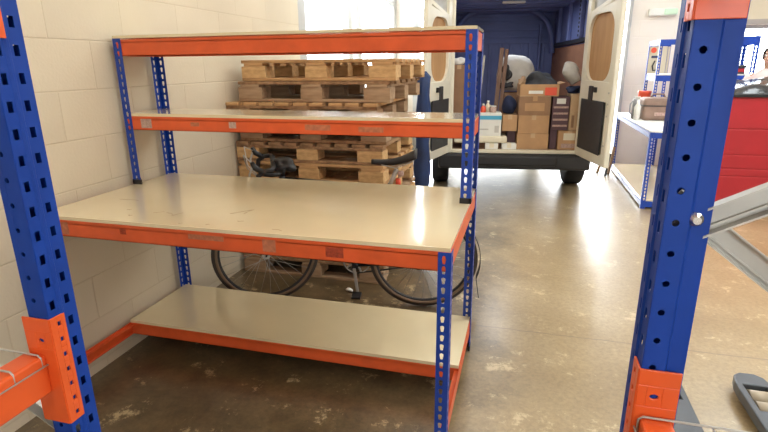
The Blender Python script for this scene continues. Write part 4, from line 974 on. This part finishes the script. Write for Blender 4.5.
# ------------------------------------------------------------------ person at the right edge, behind the red cabinet
def person(loc, rz):
    o = thing('person', 'person standing behind the red cabinet at the right edge, in a pale pink top', 'person', loc, rz); local(o)
    V = {}; verts = []; edges = []; rad = []
    def v(n, co, r, p=None):
        V[n] = len(verts); verts.append(co); rad.append(r)
        if p: edges.append((V[p], V[n]))
    v('pelvis', (0, 0, .93), (.15, .11)); v('waist', (0, 0, 1.05), (.135, .10), 'pelvis'); v('chest', (0, -.01, 1.25), (.155, .115), 'waist'); v('neckb', (0, .0, 1.40), (.075, .07), 'chest'); v('neck', (0, -.005, 1.46), (.052, .055), 'neckb'); v('jaw', (0, -.03, 1.52), (.058, .070), 'neck'); v('brow', (0, -.02, 1.60), (.072, .088), 'jaw'); v('crown', (0, -.005, 1.66), (.06, .075), 'brow')
    for s_, n in ((-1, 'l'), (1, 'r')):
        v('sh' + n, (.17 * s_, 0, 1.36), (.06, .06), 'chest'); v('el' + n, (.235 * s_, .01, 1.08), (.043, .043), 'sh' + n); v('wr' + n, (.22 * s_, -.14, .90), (.028, .028), 'el' + n); v('ha' + n, (.21 * s_, -.20, .86), (.034, .020), 'wr' + n)
        for k, dx in enumerate((-.028, -.010, .010, .028)): v('f%d%s' % (k, n), (.21 * s_ + dx, -.27 + .01 * abs(k - 1), .83), (.009, .009), 'ha' + n)
        v('t' + n, (.21 * s_ - .05 * s_, -.22, .85), (.010, .010), 'ha' + n)
        v('hip' + n, (.09 * s_, 0, .88), (.09, .095), 'pelvis'); v('kn' + n, (.10 * s_, -.01, .49), (.058, .06), 'hip' + n); v('an' + n, (.10 * s_, .02, .09), (.038, .042), 'kn' + n); v('to' + n, (.11 * s_, -.13, .04), (.04, .032), 'an' + n)
    me = bpy.data.meshes.new('body'); me.from_pydata(verts, edges, []); ob = bpy.data.objects.new('body', me); C.objects.link(ob); ob.parent = o
    md = ob.modifiers.new('skin', 'SKIN'); md.use_smooth_shade = True
    for i, r in enumerate(rad): me.skin_vertices[0].data[i].radius = r
    me.skin_vertices[0].data[0].use_root = True
    ob.modifiers.new('sub', 'SUBSURF').levels = 2; ob.modifiers['sub'].render_levels = 2
    me.materials.append(M['skin'])
    # clothes
    b = MB()
    def ring(z, rx, ry, cy=0, cx=0): return (z, rx, ry, cx, cy)
    def loft(b, prof, seg=24):
        rs = []
        for z, rx, ry, cx, cy in prof: rs.append([b.bm.verts.new((cx + rx * math.cos(2 * math.pi * k / seg), cy + ry * math.sin(2 * math.pi * k / seg), z)) for k in range(seg)])
        for A, Q in zip(rs, rs[1:]):
            for k in range(seg): f = b.bm.faces.new((A[k], A[(k + 1) % seg], Q[(k + 1) % seg], Q[k])); f.smooth = True
    loft(b, [ring(.86, .20, .15), ring(1.0, .185, .14), ring(1.2, .205, .15), ring(1.33, .205, .14), ring(1.40, .13, .105), ring(1.445, .075, .075)])
    for s_ in (-1, 1): b.tube([(.16 * s_, 0, 1.36), (.205 * s_, .005, 1.25), (.24 * s_, .01, 1.08), (.23 * s_, -.07, .985), (.222 * s_, -.125, .915)], [.078, .068, .058, .050, .042], 12)
    b.build('shirt', M['jumper'], o)
    b = MB()
    for s_ in (-1, 1): b.tube([(.085 * s_, 0, .95), (.095 * s_, 0, .8), (.10 * s_, -.01, .49), (.10 * s_, .015, .10)], [.115, .105, .078, .066], 14)
    b.build('trousers', M['dark'], o)
    b = MB()
    for s_ in (-1, 1): b.blob((.105 * s_, -.05, .045), (.05, .13, .05), .04, 3, 3)
    b.build('shoes', M['black'], o)
    # hair and face
    b = MB(); b2 = bmesh.new(); bmesh.ops.create_icosphere(b2, subdivisions=4, radius=1)
    for vv in list(b2.verts):
        d = vv.co.copy(); vv.co = Vector((d.x * .093, d.y * .110 + .012, d.z * .105 + 1.605))
    bmesh.ops.delete(b2, geom=[vv for vv in b2.verts if (vv.co.y < -.045 and vv.co.z < 1.655) or vv.co.z < 1.53], context='VERTS')
    for f in b2.faces: f.smooth = True
    b.merge(b2); b.build('hair', M['hair'], o, solid=.012)
    b = MB(); b.prism([(-.088, 1.585), (-.112, 1.548), (-.108, 1.542), (-.085, 1.545)], 'x', -.011, .011); b.build('nose', M['skin'], o, bevel=.004)
    for s_ in (-1, 1):
        b = MB(); b.blob((.030 * s_, -.094, 1.592), (.013, .008, .008), 0, 1, 3, flat=False); b.build('eye', M['white'], o)
        b = MB(); b.blob((.030 * s_, -.1005, 1.592), (.006, .003, .006), 0, 1, 2, flat=False); b.build('iris', M['black'], o)
        b = MB(); b.tube([(.014 * s_, -.104, 1.612), (.03 * s_, -.106, 1.617), (.048 * s_, -.096, 1.611)], .004, 6); b.build('eyebrow', M['hair'], o)
        b = MB(); b.blob((.078 * s_, .0, 1.575), (.012, .022, .032), .05, 2, 3, flat=False); b.build('ear', M['skin'], o)
    b = MB(); b.tube([(-.022, -.092, 1.522), (0, -.099, 1.520), (.022, -.092, 1.522)], [.004, .006, .004], 8); b.build('mouth', M['pink'], o)
person((4.83, 5.70, 0), R(-38))

# ------------------------------------------------------------------ light, world, camera
wd = bpy.data.worlds.new('World'); S.world = wd; wd.use_nodes = True
bg = wd.node_tree.nodes['Background']; bg.inputs['Color'].default_value = (.93, .97, 1, 1); bg.inputs['Strength'].default_value = 16.0
# hazy sky, brightest round the low sun beyond the doorway
wn, wl_ = wd.node_tree.nodes, wd.node_tree.links
tcw = wn.new('ShaderNodeTexCoord'); dt = wn.new('ShaderNodeVectorMath'); dt.operation = 'DOT_PRODUCT'; dt.inputs[1].default_value = Vector((-.205, .93, .295)).normalized()
wl_.new(tcw.outputs['Generated'], dt.inputs[0])
mrw = wn.new('ShaderNodeMapRange'); mrw.interpolation_type = 'SMOOTHSTEP'; mrw.inputs['From Min'].default_value = .955; mrw.inputs['From Max'].default_value = .997
mrw.inputs['To Min'].default_value = 16.0; mrw.inputs['To Max'].default_value = 75.0
wl_.new(dt.outputs['Value'], mrw.inputs['Value']); wl_.new(mrw.outputs[0], bg.inputs['Strength'])
def portal(loc, rot, sx, sy):
    la = bpy.data.lights.new('daylight_portal', 'AREA'); la.shape = 'RECTANGLE'; la.size = sx; la.size_y = sy; la.cycles.is_portal = True
    o = bpy.data.objects.new('daylight_portal', la); C.objects.link(o); o.location = loc; o.rotation_euler = rot
portal((WX - .21, 4.99, 2.22), (0, R(-90), 0), 2.15, 4.0)
portal((1.85, YB + .23, 1.68), (R(-90), 0, 0), 3.3, 3.35)
portal((5.78, YB + .23, 1.57), (R(-90), 0, 0), 2.85, .9)
portal((3.8, -4.41, 1.8), (R(90), 0, 0), 2.4, 1.2)
portal((4.9, 2.65, HC + .13), (0, 0, 0), 1.2, 6.3)

cam = bpy.data.cameras.new('camera'); co = bpy.data.objects.new('camera', cam); C.objects.link(co)
yaw, pitch, roll, f = .268, .2876, -.0095, 511.87
cy, sy, cp, sp_ = math.cos(yaw), math.sin(yaw), math.cos(pitch), math.sin(pitch)
fw = Vector((-sy * cp, cy * cp, -sp_)); r0 = Vector((cy, sy, 0)); u0 = r0.cross(fw)
r_ = r0 * math.cos(roll) + u0 * math.sin(roll); u_ = r_.cross(fw)
m = Matrix((r_, u_, -fw)).transposed().to_4x4(); m.translation = (2.0474, -1.6725, 1.5334); co.matrix_world = m
cam.sensor_width = 36; cam.lens = f / 768 * 36; cam.clip_start = .02
S.camera = co
S.view_settings.view_transform = 'Standard'; S.view_settings.look = 'None'; S.view_settings.exposure = -0.5; S.view_settings.gamma = 1
S.cycles.use_denoising = True; S.cycles.max_bounces = 8; S.cycles.diffuse_bounces = 5; S.cycles.transparent_max_bounces = 12
S.cycles.sample_clamp_indirect = 20
